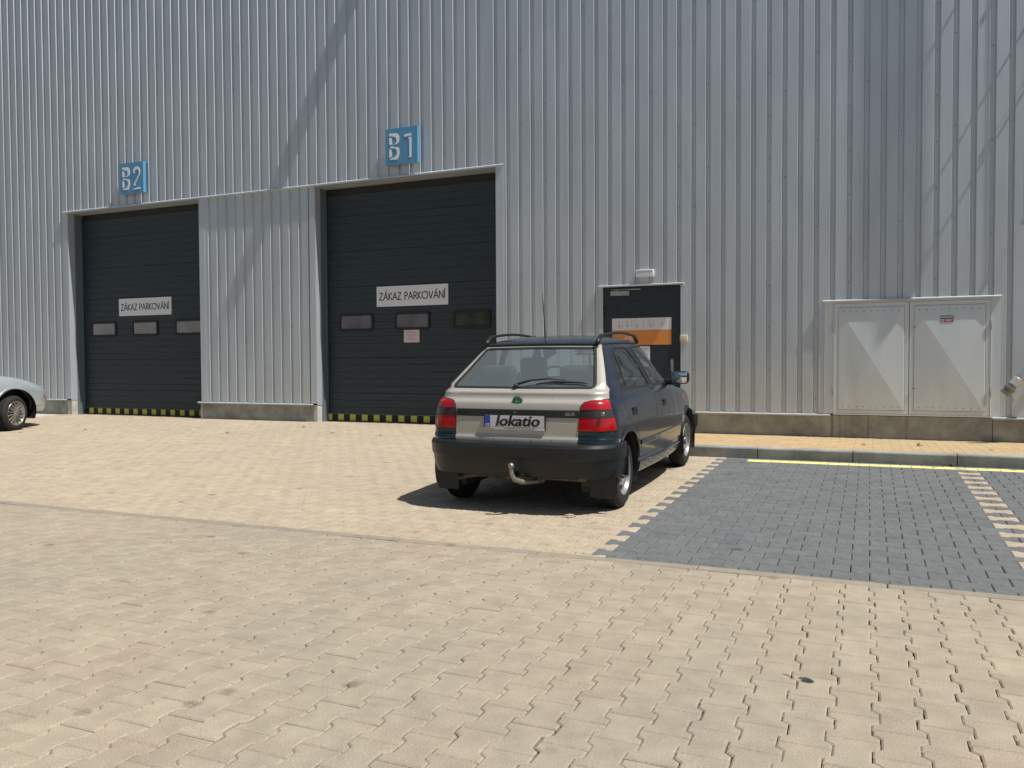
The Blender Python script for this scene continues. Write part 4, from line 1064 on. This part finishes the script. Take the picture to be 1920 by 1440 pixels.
for sd_ in (1, -1):
    pg = [(.527, .652), (.783, .655), (.778, .70), (.765, .76), (.745, .83), (.728, .872), (.715, .885), (.59, .872), (.56, .863), (.542, .84), (.535, .80)]
    if sd_ < 0: pg = [(-a, b) for a, b in pg]
    fs = B.cut(pg, 'y', -1, lim=(-1, 0), nmin=.05)
    for zz in (.752, .8135):
        g = list({e_ for f_ in fs for e_ in f_.edges})+list({v_ for f_ in fs for v_ in f_.verts})+fs
        bmesh.ops.bisect_plane(B.bm, geom=g, dist=1e-5, plane_co=(0, 0, zz), plane_no=(0, 0, 1)); fs = B.cut(pg, 'y', -1, lim=(-1, 0), nmin=.05)
    tl = B.take(fs, 'tail_light', [RED, SMOKE], car, off=.006, matf=lambda c_: 1 if .752 < c_.z < .8135 else 0)
    r_ = MB(); B.ribbon(r_, pg, 'y', -1, .012, .005, BLACK, True); r_.build('lamp_gasket', tl)
    r_ = MB(); B.ribbon(r_, [(sd_*.532, .7525), (sd_*.764, .7525)], 'y', -1, .005, .0085, BLACK, base=.004); B.ribbon(r_, [(sd_*.54, .8135), (sd_*.745, .8135)], 'y', -1, .004, .0085, BLACK, base=.004); r_.build('lens_divider', tl)
    if sd_ > 0: rbox('indicator_bulb', (.035, .02, .035), (.715, -.428, .783), CHROME, tl, .012)
    q = [(.525, .54), (.785, .54), (.785, .645), (.525, .645)]
    if sd_ < 0: q = [(-a, b) for a, b in q]
    B.take(B.cut(q, 'y', -1, lim=(-1, 0), nmin=.05), 'rear_corner_panel', [TEAL], car)  # body skin below each tail light, toned dark teal
    hl = [(.33, .62), (.66, .63), (.67, .745), (.34, .745)]
    if sd_ < 0: hl = [(-a, b) for a, b in hl]
    B.take(B.cut(hl, 'y', 1, lim=(2.5, 4)), 'headlight', [LAMP], car, off=.004)
GP = [(.521, .53), (.527, .648), (.531, .80), (.538, .845), (.556, .87), (.60, .882), (.722, .895), (.716, .93), (.702, .965), (.68, 1.0), (.632, 1.1), (.581, 1.2), (.544, 1.27), (.52, 1.312)]
tg = B.take(B.cut(GP+[(-a, b) for a, b in GP[::-1]], 'y', -1, lim=(-1, .35), nmin=.08), 'tailgate', [CHAMP], car)
rw.parent = tg
bonn = B.take(B.cut([(-.60, .78), (.60, .78), (.62, .945), (-.62, .945)], 'y', 1, lim=(1.7, 3.2), nmin=.02), 'bonnet', [NAVY], car)
body = B.rest('body', NAVY, car)
# seams, seals, mouldings
for sd_ in (1, -1):
    rd, fd = doors[sd_]
    r_ = MB()
    B.ribbon(r_, [(.255, 1.305), (.10, 1.12), (-.035, .958), (-.03, .88), (.0, .80), (.10, .69), (.25, .60), (.325, .50), (.34, .36), (.935, .365), (.93, .55), (.90, .94)], 'x', sd_, .006, .0006, BLACK)
    B.ribbon(r_, [(.935, .365), (1.93, .375), (1.95, .60), (1.90, .80), (1.80, .95)], 'x', sd_, .006, .0006, BLACK)
    B.ribbon(r_, circ(-.205, .733, .001, 0, 360, 4) and [(-.31, .69), (-.31, .775), (-.29, .80), (-.13, .80), (-.105, .775), (-.105, .69), (-.125, .665), (-.29, .665)], 'x', sd_, .004, .0006, BLACK, True) if sd_ > 0 else None
    r_.build('panel_gap', body)
    r_ = MB(); B.ribbon(r_, RG, 'x', sd_, .022, .003, BLACK, True); B.ribbon(r_, [(.175, .957), (.335, 1.275)], 'x', sd_, .022, .004, BLACK); r_.build('window_seal', rd)
    r_ = MB(); B.ribbon(r_, FG, 'x', sd_, .024, .003, BLACK, True); r_.build('window_seal', fd)
    r_ = MB(); B.ribbon(r_, [(.88, .955), (.745, 1.285)], 'x', sd_, .062, .0015, PLASTIC); r_.build('pillar_trim', body)
    r_ = MB(); B.ribbon(r_, [(-.03, 1.312), (.30, 1.322), (.7, 1.326), (1.2, 1.318), (1.33, 1.30), (1.60, 1.07), (1.86, .955)], 'x', sd_, .022, .008, BLACK); r_.build('roof_gutter', body)
    r_ = MB(); B.ribbon(r_, [(.36, .485), (.925, .485)], 'x', sd_, .045, .011, NAVY); r_.build('side_moulding', rd)
    r_ = MB(); B.ribbon(r_, [(.945, .485), (1.93, .485)], 'x', sd_, .045, .011, NAVY); r_.build('side_moulding', fd)
    r_ = MB(); B.ribbon(r_, [(y_, .72+.012*math.sin(y_)) for y_ in np.linspace(-.0, .9, 12)], 'x', sd_, .010, .003, NAVY); r_.build('body_crease', rd)
    r_ = MB(); B.ribbon(r_, [(y_, .735) for y_ in np.linspace(.95, 1.9, 12)], 'x', sd_, .010, .003, NAVY); r_.build('body_crease', fd)
    for d_, yh, zh in ((rd, .21, .765), (fd, 1.22, .768)):
        p, n_ = B.proj(yh, zh, 'x', sd_)
        hm = MB(); B.ribbon(hm, [(yh-.055, zh-.028), (yh+.055, zh-.028), (yh+.055, zh+.028), (yh-.055, zh+.028)], 'x', sd_, .008, .004, BLACK, True)
        B.ribbon(hm, [(yh-.05, zh-.012), (yh+.05, zh-.012)], 'x', sd_, .034, .0015, BLACK); B.ribbon(hm, [(yh-.05, zh+.016), (yh+.05, zh+.016)], 'x', sd_, .018, .013, PLASTIC)
        hm.build('door_handle', d_)
    # arch trims: plastic lip round each arch
    for yc, a0, a1 in ((0, 12, 168), (2.445, 5, 165)):
        r_ = MB(); B.ribbon(r_, circ(yc, .298, .338, a0, a1, 24), 'x', sd_, .038, .012, PLASTIC if yc else NAVY); r_.build('arch_trim', body)
    # arch liners
    for yc in (0, 2.445):
        lm = MB(); aa = [R(a) for a in np.linspace(-25, 205, 25)]; V = []
        for a in aa:
            for x_ in (.79, .50): V.append((sd_*x_, yc+.327*math.cos(a), .298+.327*math.sin(a)))
        lm.add(V, [(2*i, 2*i+1, 2*i+3, 2*i+2) for i in range(len(aa)-1)], BLACK)
        lm.add([(sd_*.50, yc+.33*math.cos(a), .298+.33*math.sin(a)) for a in aa], [tuple(range(len(aa)))], BLACK); lm.build('wheel_arch_liner', body)
    r_ = MB(); B.ribbon(r_, [(y_, .285) for y_ in np.linspace(.36, 2.1, 20)], 'x', sd_, .085, .010, NAVY); r_.build('sill', body)
    # indicator
    r_ = MB(); B.ribbon(r_, [(2.17, .765), (2.235, .762)], 'x', sd_, .036, .008, AMBER); r_.build('side_indicator', body)
    # mud flaps
    mf = MB(); x0_, x1_ = (.575, .79) if sd_ > 0 else (.56, .755); a_, b_ = (x0_, x1_) if sd_ > 0 else (-x1_, -x0_)
    mf.prism([(a_+.015, .125), (a_, .14), (a_+.005, .36), (b_-.005, .36), (b_, .14), (b_-.015, .125)], 'y', -.335, -.328, PLASTIC); mf.build('mud_flap', car, bevel=.002)
    mf = MB(); x0_, x1_ = (.62, .805); a_, b_ = (x0_, x1_) if sd_ > 0 else (-x1_, -x0_)
    mf.prism([(a_+.02, .155), (a_, .17), (a_, .36), (b_, .36), (b_, .17), (b_-.02, .155)], 'y', 2.09, 2.097, PLASTIC); mf.build('mud_flap', car, bevel=.002)
    for yc in (0, 2.445): wheel('wheel', car, sd_*.765, yc, .279, sd_, .281, .165, .172, 'steel')
    # door mirror
    mr = empty('door_mirror'); mr.parent = car; mr.location = (sd_*.885, 1.56, .985)
    rbox('mirror_housing', (.175, .10, .125), (0, 0, 0), PLASTIC, mr, .04, 5)
    rbox('mirror_glass', (.145, .01, .098), (0, -.049, 0), MIRR, mr, .004, 2)
    m_ = MB(); m_.tube([(sd_*-.03, .0, -.045), (sd_*-.10, .01, -.05), (sd_*-.155, .02, -.04)], [.022, .024, .032], PLASTIC, 12); m_.build('mirror_arm', mr, smooth=True)
    # roof rail
    m_ = MB(); pts = []
    for t in np.linspace(0, 1, 25):
        y_ = .14+1.22*t; e_ = min(t, 1-t)*1.22; lift = .047*(1-math.exp(-(e_/.06)**1.6)) if e_ < .3 else .047
        pts.append((sd_*(.505+.012*math.sin(math.pi*t)), y_, 1.328+.040*math.sin(math.pi*min(1, t*1.0)*.9+.15)+lift*1.0))
    m_.tube(pts, [.014]+[.0125]*23+[.014], PLASTIC, 10)
    m_.tube([(sd_*.505, .11, 1.32), (sd_*.505, .15, 1.345), (sd_*.505, .22, 1.395)], [.020, .020, .012], PLASTIC, 10)
    m_.tube([(sd_*.505, 1.38, 1.33), (sd_*.505, 1.35, 1.35), (sd_*.507, 1.27, 1.40)], [.020, .020, .012], PLASTIC, 10)
    m_.build('roof_rail', car, smooth=True)
# rear window surround, spoiler lip
r_ = MB(); B.ribbon(r_, RWIN, 'y', -1, .028, .004, BLACK, True); r_.build('window_seal', rw)
r_ = MB(); B.ribbon(r_, [(x_, 1.308+.006*(1-(x_/.5)**2)) for x_ in np.linspace(-.50, .50, 30)], 'y', -1, .024, .014, PLASTIC); r_.build('roof_lip', tg)
r_ = MB(); B.ribbon(r_, GP+[(-a, b) for a, b in GP[::-1]], 'y', -1, .005, .0005, BLACK, True); r_.build('panel_gap', tg)
r_ = MB(); B.ribbon(r_, [(x_, .779) for x_ in np.linspace(-.520, .524, 40)], 'y', -1, .060, .008, BLACK); to = r_.build('trim_strip', tg)
yS = lambda x_, z_: B.proj(x_, z_, 'y', -1)[0].y
SILVL = mat('silver_lettering', (.38, .38, .38), .35, .6)
text_mesh('strip_lettering', 'GLXi', .036, SILVL, tg, facing(.455, yS(.455, .78)-.0095, .779), .0008, .0006, .15)
text_mesh('strip_lettering', 'FELICIA', .038, BLACK, tg, facing(-.445, yS(-.445, .78)-.0095, .779), .0015, .0008, .15)
# badge
bd = MB(); c0 = (.012, yS(.012, .868)-.004, .872)
bd.lathe([(c0[1]+.012, .043), (c0[1]+.002, .043), (c0[1]-.003, .040), (c0[1]-.004, .037), (c0[1]-.003, .0)], BLACK, 40, 'y', (c0[0], 0, c0[2]))
bo = bd.build('badge', tg, smooth=R(50))
g_ = MB(); g_.lathe([(c0[1]-.0045, .030), (c0[1]-.0055, .027), (c0[1]-.006, .0005)], EMG, 36, 'y', (c0[0], 0, c0[2])); g_.lathe([(c0[1]-.004, .041), (c0[1]-.0052, .040), (c0[1]-.004, .0385)], SILVL, 40, 'y', (c0[0], 0, c0[2])); g_.build('badge_disc', bo, smooth=True)
LG = mat('emblem_light', (.05, .40, .26), .3, .4)
g_ = MB(); yq = c0[1]-.0072
def bp_(pts): g_.add([(c0[0]+a, yq, c0[2]+b) for a, b in pts], [tuple(range(len(pts)))], LG)
bp_([(-.014, -.012), (-.004, -.012), (.0, .0), (.004, .012), (-.006, .016), (-.014, .008)]); bp_([(.002, .014), (.012, .010), (.016, .0), (.010, -.008), (.004, -.004)]); bp_([(-.018, -.020), (.018, -.020), (.012, -.015), (-.012, -.015)])
g_.build('badge_emblem', bo)
text_mesh('badge_lettering', 'ŠKODA', .011, SILVL, bo, facing(c0[0], c0[1]-.005, c0[2]+.0335), .0004, .0002)
# black plate frame, plate
py_ = yS(.0, .70)-.006
b = MB(); b.box(-.262, .262, py_-.010, py_+.03, .648, .768, BLACK); pf = b.build('number_plate', car, bevel=.003)
b = MB(); b.box(-.254, .254, py_-.0125, py_-.0103, .671, .762, PLATE); b.build('plate_face', pf)
b = MB(); b.box(-.2535, -.205, py_-.0135, py_-.0127, .6715, .7615, EUB); b.build('country_band', pf)
text_mesh('country_letters', 'CZ', .026, WPLAST, pf, facing(-.2295, py_-.0139, .684), .0003, .0008)
for k in range(12):
    a = k*math.pi/6
for k_, (dx_, dz_) in enumerate(((-.0035, 0), (0, .0012), (.0035, 0), (0, -.0012))): text_mesh('plate_lettering', 'lokatio', .118, INK, pf, facing(.026+dx_, py_-.0135-.00025*k_, .7165+dz_), .0006, .0012, .22, sx=1.14)
b = MB(); b.box(-.256, .256, py_-.0125, py_-.0104, .649, .668, WPLAST); b.box(-.245, -.232, py_-.0132, py_-.0127, .653, .664, EMG); b.box(-.228, -.17, py_-.0132, py_-.0127, .655, .661, EMG); b.build('frame_strip', pf)
text_mesh('frame_lettering', 'www.autocentrum.cz   603 710 546, 721 331 331', .0125, INK, pf, facing(.045, py_-.0132, .6585), .0002, .0002, sx=1.02)
# lock
b = MB(); b.lathe([(yS(0, .79)-.0115, .001), (yS(0, .79)-.0115, .006), (yS(0, .79)-.006, .007)], SILVL, 14, 'y', (.0, 0, .785)); b.build('lock', tg)
# chips of rust on the tailgate
for (x_, z_, s_) in ((-.42, .918, .004), (-.14, .922, .005), (-.21, .912, .003), (.30, .91, .003), (.30, .885, .004), (.18, .915, .003), (-.18, .573, .005), (.31, .575, .006), (.02, .56, .005), (.14, .565, .006), (.40, .70, .002)):
    b = MB(); p, n_ = B.proj(x_, z_, 'y', -1); b.add([tuple(p+n_*.0012+Vector((dx*s_, 0, dz*s_*(1.6 if k_ % 2 else 1)))) for k_, (dx, dz) in enumerate(((-.5, -.6), (.5, -.8), (.7, .5), (-.3, 1)))], [(0, 1, 2, 3)], RUST); b.build('rust_spot', tg)
# wiper
b = MB(); w0, n0 = B.proj(-.045, .985, 'y', -1)
def wp(x_, z_, o_): p, n_ = B.proj(x_, z_, 'y', -1); return p+n_*o_
b.tube([wp(-.05, .965, .012), wp(-.03, .98, .03)], .017, BLACK, 12)
b.tube([wp(-.04, .975, .03), wp(.08, 1.005, .035), wp(.22, 1.022, .03), wp(.36, 1.020, .02)], [.011, .008, .006, .005], BLACK, 8)
b.tube([wp(.12, .993, .012), wp(.28, 1.012, .012), wp(.50, 1.005, .012), wp(.55, .998, .012)], [.004, .008, .007, .004], BLACK, 8)
b.build('wiper', tg, smooth=True)
# bumpers
pth = slice_path(B, .50, ymax=-.16, crx=.25)
npt = len(pth)
def bprof(i):
    t = abs(i-(npt-1)/2)/((npt-1)/2); e_ = max(0, (t-.80)/.2); lo = .288+.0*e_; k_ = 1-.40*e_-.32*max(0, min(1, (t-.45)/.3))
    return [(-.05, .552), (.055*k_, .556), (.092*k_, .548), (.108*k_, .525), (.104*k_, .49), (.100*k_, .445), (.082*k_, .425), (.074*k_, .38), (.058*k_, .325), (.035*k_, lo), (-.05, lo-.004)]
b = MB(); sweep(b, pth, bprof, PLASTIC); b.build('rear_bumper', car, smooth=R(28))
pth = slice_path(B, .50, ymin=2.445+.34); b = MB(); sweep(b, pth, [(-.05, .56), (.05, .56), (.09, .53), (.09, .42), (.05, .30), (.0, .22), (-.05, .22)], PLASTIC); b.build('front_bumper', car, smooth=R(30))
r_ = MB(); 
for zz in (.64, .665, .69, .715): B.ribbon(r_, [(-.28, zz), (.28, zz)], 'y', 1, .014, .006, BLACK)
r_.build('grille', car)
# underside
b = MB(); b.box(-.62, .62, -.30, 2.95, .235, .30, BLACK); b.box(-.50, .50, -.42, -.28, .27, .33, BLACK); b.tube([(-.62, 0, .27), (.62, 0, .27)], .035, BLACK, 10); b.tube([(.20, -.40, .262), (.20, .3, .255)], .02, RUST); b.build('underbody', car)
b = MB(); b.tube([(-.505, -.47, .245), (-.49, -.40, .25), (-.38, -.33, .262), (-.15, -.30, .265)], [.021, .021, .02, .02], RUST, 14, cap=False); b.tube([(-.15, -.33, .262), (.02, -.31, .262)], .03, RUST, 10); b.tube([(-.505, -.465, .245), (-.505, -.35, .25)], .017, BLACK, 12); b.build('exhaust_pipe', car, smooth=R(40))
b = MB(); b.tube([(-.45, -.34, .275), (.55, -.34, .268)], .022, RUST, 8)
b.tube([(.20, -.36, .245), (.14, -.47, .247), (.095, -.565, .258), (.062, -.618, .285), (.050, -.635, .325), (.047, -.642, .375)], [.020, .022, .022, .020, .018, .014], CHROME, 12); b.box(.08, .20, -.42, -.33, .235, .275, RUST)
b.tube([(.02, -.55, .30), (.02, -.52, .27)], .028, BLACK, 12); ht = b.build('tow_bar', car, smooth=R(40))
b = MB(); sp = [(math.sin(a)*.025, .39+.025*-math.cos(a)) for a in np.linspace(.25, math.pi-.02, 12)]; b.lathe([(z_, r_) for r_, z_ in sp], CHROME, 24, 'z', (.047, -.642, 0)); b.build('tow_ball', ht, smooth=True)
# antenna
b = MB(); b.lathe([(1.335, .022), (1.352, .016), (1.368, .006)], PLASTIC, 14, 'z', (-.015, .28, 0)); b.tube([(-.015, .28, 1.36), (-.017, .26, 1.56), (-.02, .235, 1.76)], [.006, .0045, .0035], BLACK, 8); b.build('aerial', car, smooth=True)
# interior
seat(car, -.37, 1.02); seat(car, .37, 1.02); seat(car, 0, .16, True)
for hx in (-.36, .36): rbox('headrest', (.32, .10, .20), (hx, .06, 1.045), SEAT, car, .048, 4)
b = MB(); b.box(-.66, .66, -.25, 1.85, .30, .36, TRIM); b.box(-.62, .62, -.22, .12, .80, .83, TRIM); b.build('cabin_floor', car)
rbox('dashboard', (1.26, .38, .22), (0, 1.72, .86), TRIM, car, .06)
b = MB(); tr = [(-.39+.185*math.cos(a), 1.44+.08*math.sin(a), .93+.165*math.sin(a)) for a in np.linspace(0, 2*math.pi, 33)]; b.tube(tr, .013, TRIM, 8, cap=False); b.tube([(-.55, 1.44, .93), (-.19, 1.44, .93)], .014, TRIM); b.tube([(-.37, 1.44, .93), (-.37, 1.62, .86)], .03, TRIM); b.build('steering_wheel', car, smooth=True)
rbox('rear_view_mirror', (.20, .02, .055), (0, 1.30, 1.24), MIRR, car, .008)
b = MB(); b.prism([(.425, 1.26), (.447, 1.26), (.452, .99), (.430, .99)], 'y', .12, .124, BELT); sb = b.build('seat_belt', car)
sb.rotation_euler = (0, 0, 0)

# ===== silver car at the left edge
s2 = empty('parked_silver_car'); tag(s2, 'silver car cut off by the left edge, its alloy front wheel turned towards the wall', 'car')
T2 = [(.18, -.65, 3.30, .78, .72, .60, .08, .25), (.26, -.72, 3.42, .82, .77, .64, .10, .28), (.40, -.78, 3.50, .845, .80, .68, .12, .30), (.52, -.80, 3.52, .855, .815, .70, .13, .32), (.64, -.78, 3.50, .858, .815, .70, .13, .33), (.72, -.76, 3.42, .853, .81, .71, .13, .33),
      (.80, -.73, 3.26, .84, .80, .71, .13, .32), (.87, -.70, 3.05, .82, .78, .71, .13, .30), (.93, -.66, 2.75, .80, .76, .70, .12, .25), (.97, -.62, 2.35, .785, .745, .70, .12, .22), (1.0, -.58, 2.20, .77, .73, .69, .12, .2), (1.1, -.48, 2.0, .73, .69, .66, .11, .16),
      (1.25, -.33, 1.68, .67, .63, .60, .10, .14), (1.36, -.18, 1.38, .61, .57, .54, .09, .14), (1.42, .0, 1.15, .53, .49, .46, .1, .14), (1.45, .2, .95, .40, .36, .33, .12, .14), (1.47, .45, .75, .15, .12, .1, .05, .05)]
zc2 = sorted(set([round(z, 4) for z in np.concatenate([np.linspace(.18, .90, 26), np.linspace(.92, 1.02, 9), np.linspace(1.05, 1.47, 22)])]))
FA = 2.58   # front axle
B2 = Body(T2, zc2, 1.2, .05, .30, lambda y: .30 if (y < -.2 or y > 2.95) else .22)
s2.location = (-14.27, -2.95-FA, .055)
g2 = [(.05, .985), (1.0, .985), (.95, 1.33), (.90, 1.36), (.45, 1.36), (.2, 1.25)], [(1.08, .985), (1.98, .99), (1.70, 1.18), (1.36, 1.35), (1.03, 1.36)]
for sd_ in (1, -1):
    wn = [B2.take(B2.cut(p_, 'x', sd_), 'window', [GLASS], None, off=-.003) for p_ in g2]
    for yc in (0, FA):
        fs = B2.cut(circ(yc, .345, .375, 0, 360, 30), 'x', sd_); bmesh.ops.delete(B2.bm, geom=fs, context='FACES')
    d1 = B2.take(B2.cut([(.05, .97), (.12, .70), (.37, .55), (.40, .33), (1.04, .33), (1.04, .96), (1.0, 1.40), (.40, 1.40)], 'x', sd_), 'door', [SILV], s2)
    d2 = B2.take(B2.cut([(1.04, .33), (2.02, .33), (2.08, .60), (2.04, .96), (1.40, 1.39), (1.0, 1.40), (1.04, .96)], 'x', sd_), 'door', [SILV], s2)
    wn[0].parent = d1; wn[1].parent = d2
    r_ = MB(); B2.ribbon(r_, g2[0], 'x', sd_, .022, .003, BLACK, True); r_.build('window_seal', d1); r_ = MB(); B2.ribbon(r_, g2[1], 'x', sd_, .022, .003, BLACK, True); r_.build('window_seal', d2)
    tl_ = [(.50, .72), (.80, .72), (.78, .92), (.52, .92)]; tl_ = tl_ if sd_ > 0 else [(-a, b) for a, b in tl_]
    B2.take(B2.cut(tl_, 'y', -1, lim=(-2, 0), nmin=.05), 'tail_light', [RED], s2, off=.004)
    hl = [(.30, .62), (.60, .63), (.63, .79), (.34, .77)]; hl = hl if sd_ > 0 else [(-a, b) for a, b in hl]
    B2.take(B2.cut(hl, 'y', 1, lim=(2.5, 4), nmin=.05), 'headlight', [LAMP], s2, off=.004)
w2_ = B2.take(B2.cut([(-.62, 1.02), (.62, 1.02), (.52, 1.37), (-.52, 1.37)], 'y', 1, lim=(1.0, 2.4)), 'windscreen', [GLASS], s2, off=-.002)
w3_ = B2.take(B2.cut([(-.60, 1.02), (.60, 1.02), (.50, 1.37), (-.50, 1.37)], 'y', -1, lim=(-1, .5)), 'rear_window', [GLASS], s2, off=-.002)
bd2 = B2.rest('body', SILV, s2)
for sd_ in (1, -1):
    r_ = MB(); B2.ribbon(r_, [(.05, .97), (.12, .70), (.37, .55), (.40, .33), (1.04, .33), (1.04, .96)], 'x', sd_, .006, .0006, BLACK); B2.ribbon(r_, [(1.04, .33), (2.02, .33), (2.08, .60), (2.04, .96)], 'x', sd_, .006, .0006, BLACK)
    B2.ribbon(r_, [(FA+.37, .405), (3.35, .405)], 'x', sd_, .006, .0006, BLACK)
    r_.build('panel_gap', bd2)
    r_ = MB(); B2.ribbon(r_, [(FA+.645, .565), (FA+.70, .560)], 'x', sd_, .05, .006, AMBERD); r_.build('side_indicator', bd2)
    r_ = MB(); B2.ribbon(r_, circ(FA, .345, .385, 0, 172, 24), 'x', sd_, .03, .010, SILV); B2.ribbon(r_, circ(0, .345, .385, 8, 172, 24), 'x', sd_, .03, .010, SILV); r_.build('arch_lip', bd2)
    for yc in (0, FA):
        lm = MB(); aa = [R(a) for a in np.linspace(-25, 205, 25)]; V = []
        for a in aa:
            for x_ in (.83, .48): V.append((sd_*x_, yc+.372*math.cos(a), .345+.372*math.sin(a)))
        lm.add(V, [(2*i, 2*i+1, 2*i+3, 2*i+2) for i in range(len(aa)-1)], BLACK); lm.add([(sd_*.48, yc+.375*math.cos(a), .345+.375*math.sin(a)) for a in aa], [tuple(range(len(aa)))], BLACK); lm.build('wheel_arch_liner', bd2)
    for yc in (0, FA): wheel('wheel', s2, sd_*.85-(.02*sd_ if yc else 0), yc, .300, sd_, .300, .19, .203, 'alloy', steer=R(17) if yc else 0)
    mr = empty('door_mirror'); mr.parent = s2; mr.location = (sd_*.93, 1.85, 1.05); rbox('mirror_housing', (.2, .1, .13), (0, 0, 0), SILV, mr, .04, 5); rbox('mirror_glass', (.16, .01, .1), (0, -.049, 0), MIRR, mr, .004, 2)
    m_ = MB(); m_.tube([(sd_*-.03, 0, -.04), (sd_*-.18, .02, -.05)], .022, BLACK, 10); m_.build('mirror_arm', mr)
b = MB(); b.box(-.60, .60, -.5, 2.95, .25, .32, BLACK); b.box(-.68, .68, -.3, 2.1, .30, .34, TRIM); b.build('underbody', s2)
rbox('dashboard', (1.3, .4, .24), (0, 1.85, .86), TRIM, s2, .06)
for x_ in (-.37, .37): seat(s2, x_, 1.0)
seat(s2, 0, .15, True)

# ---------------------------------------------------------------- weeds and litter
def weed(x, y, s_, m, label, nm='weed', cat='weed', grp='weeds sprouting in the paving joints'):
    b = MB(); z = gz(x, y)-.004
    for k in range(int(7+s_*60)):
        a = random.uniform(0, 6.28); l_ = s_*random.uniform(.5, 1.1); el = random.uniform(.15, 1.1); d = Vector((math.cos(a)*math.cos(el), math.sin(a)*math.cos(el), math.sin(el)))*l_
        sx_ = Vector((-math.sin(a), math.cos(a), 0))*s_*.10; o_ = Vector((x+random.gauss(0, s_*.25), y+random.gauss(0, s_*.25), z))
        b.add([o_-sx_*.4, o_+d*.6-sx_, o_+d, o_+d*.6+sx_, o_+sx_*.4], [(0, 1, 2, 3, 4)], m)
    o = b.build(nm); tag(o, label, cat, grp); return o

for (x, y, s_, m, lab) in ((-13.0, -3.2, .05, DRY, 'dry weed nearest the silver car, on the tan paving'), (-12.2, -2.6, .06, DRY, 'dry weed before the right half of the B2 door'), (-9.3, -2.4, .06, DRY, 'dry weed before the concrete end of the pier between the doors'),
                      (-8.6, -1.4, .05, GREEN, 'green weed close to the left end of the B1 door'), (-7.6, -2.0, .055, DRY, 'dry weed before the middle of the B1 door'), (-6.7, -2.1, .05, GREEN, 'green weed left of the hatchback, before the B1 door')):
    weed(x, y, s_, m, lab)
weed(-5.95, -.42, .11, GREEN, 'green weed tuft at the foot of the right garage door beside the car')
gz = swz
for (x, y, s_, lab) in ((-.05, -1.9, .05, 'tiny weed on the sidewalk below the left cabinet door'), (.55, -1.75, .06, 'small weed on the sidewalk below the middle of the cabinet'), (1.25, -2.1, .05, 'tiny weed on the sidewalk below the right cabinet door')): weed(x, y, s_, GREEN, lab, grp='weeds in the sidewalk joints')
b = MB()
for x in np.linspace(-.9, 1.45, 60):
    x += random.gauss(0, .03); z = swz(x, WY-.02)-.002; L_ = random.uniform(.04, .16); a = random.uniform(-.5, .5)
    b.add([(x, WY-.02, z), (x+L_*math.cos(a), WY-.03-abs(L_*math.sin(a)), z+.012), (x+L_*math.cos(a), WY-.036-abs(L_*math.sin(a)), z+.014), (x, WY-.026, z+.004)], [(0, 1, 2, 3)], DRY)
tag(b.build('dry_grass'), 'thin dry grass stems along the foot of the concrete base', 'grass', kind='stuff')
gz = gz0
weed(.80, KY-.012, .05, GREEN, 'green moss tuft in the joint between two kerb stones', grp=None)
def leaf(x, y, label):
    b = MB(); z = gz(x, y)+.004; V = []
    for i in range(7):
        t = i/6; w_ = .016*math.sin(math.pi*(t*.9+.05)); V += [(x+.10*t, y-w_, z+.012*math.sin(3*t)+.008), (x+.10*t, y, z+.012*math.sin(3*t)), (x+.10*t, y+w_, z+.012*math.sin(3*t)+.010)]
    b.add(V, [(3*i+j, 3*i+j+1, 3*i+j+4, 3*i+j+3) for i in range(6) for j in (0, 1)], LEAFM); tag(b.build('fallen_leaf', smooth=True), label, 'leaf')
LEAFM = mat('pale_leaf', (.45, .38, .27), .8)
leaf(-2.13, -6.66, 'pale curled leaf lying behind the rear bumper at the shadow edge'); leaf(-2.12, -3.85, 'pale curled leaf lying beside the front right wheel of the hatchback')
# trees across the yard, behind the photographer
b = MB(); TREE = mat('tree_foliage', (.045, .07, .025), .9, var=.5, vscale=.6)
tr_ = np.random.default_rng(3); V = []; Fq = []
for k in range(60):
    if k < 34: cx_, cy2 = -70+k*4.2+tr_.normal()*1.5, -62+tr_.normal()*4
    else: cx_, cy2 = 62+tr_.normal()*4, -58+(k-34)*4.2
    hh = tr_.uniform(7, 12)
    for q in range(260):
        d_ = tr_.normal(size=3); d_ /= np.linalg.norm(d_); c3 = np.array([cx_, cy2, hh*.52])+d_*np.array([3.2, 3.2, hh*.5])*tr_.uniform(.75, 1.05)
        if c3[2] < 0: continue
        e1 = tr_.normal(size=3)*.75; e2 = tr_.normal(size=3)*.75; n0 = len(V); V += [tuple(c3), tuple(c3+e1), tuple(c3+e2), tuple(c3-e1*.5+e2*.4)]; Fq.append((n0, n0+1, n0+2, n0+3))
b.add(V, Fq, TREE); tag(b.build('distant_wood'), 'belt of green trees across the yard', 'trees', kind='stuff')
# low concrete apron left of the doors
b = MB(); b.prism([(-2.3, .0), (-2.3, .10), (-2.28, .115), (WY+.02, .15), (WY+.02, .0)], 'x', -26, -15.35, CONC_L); b.build('raised_apron', kind='structure')
#CARS-END
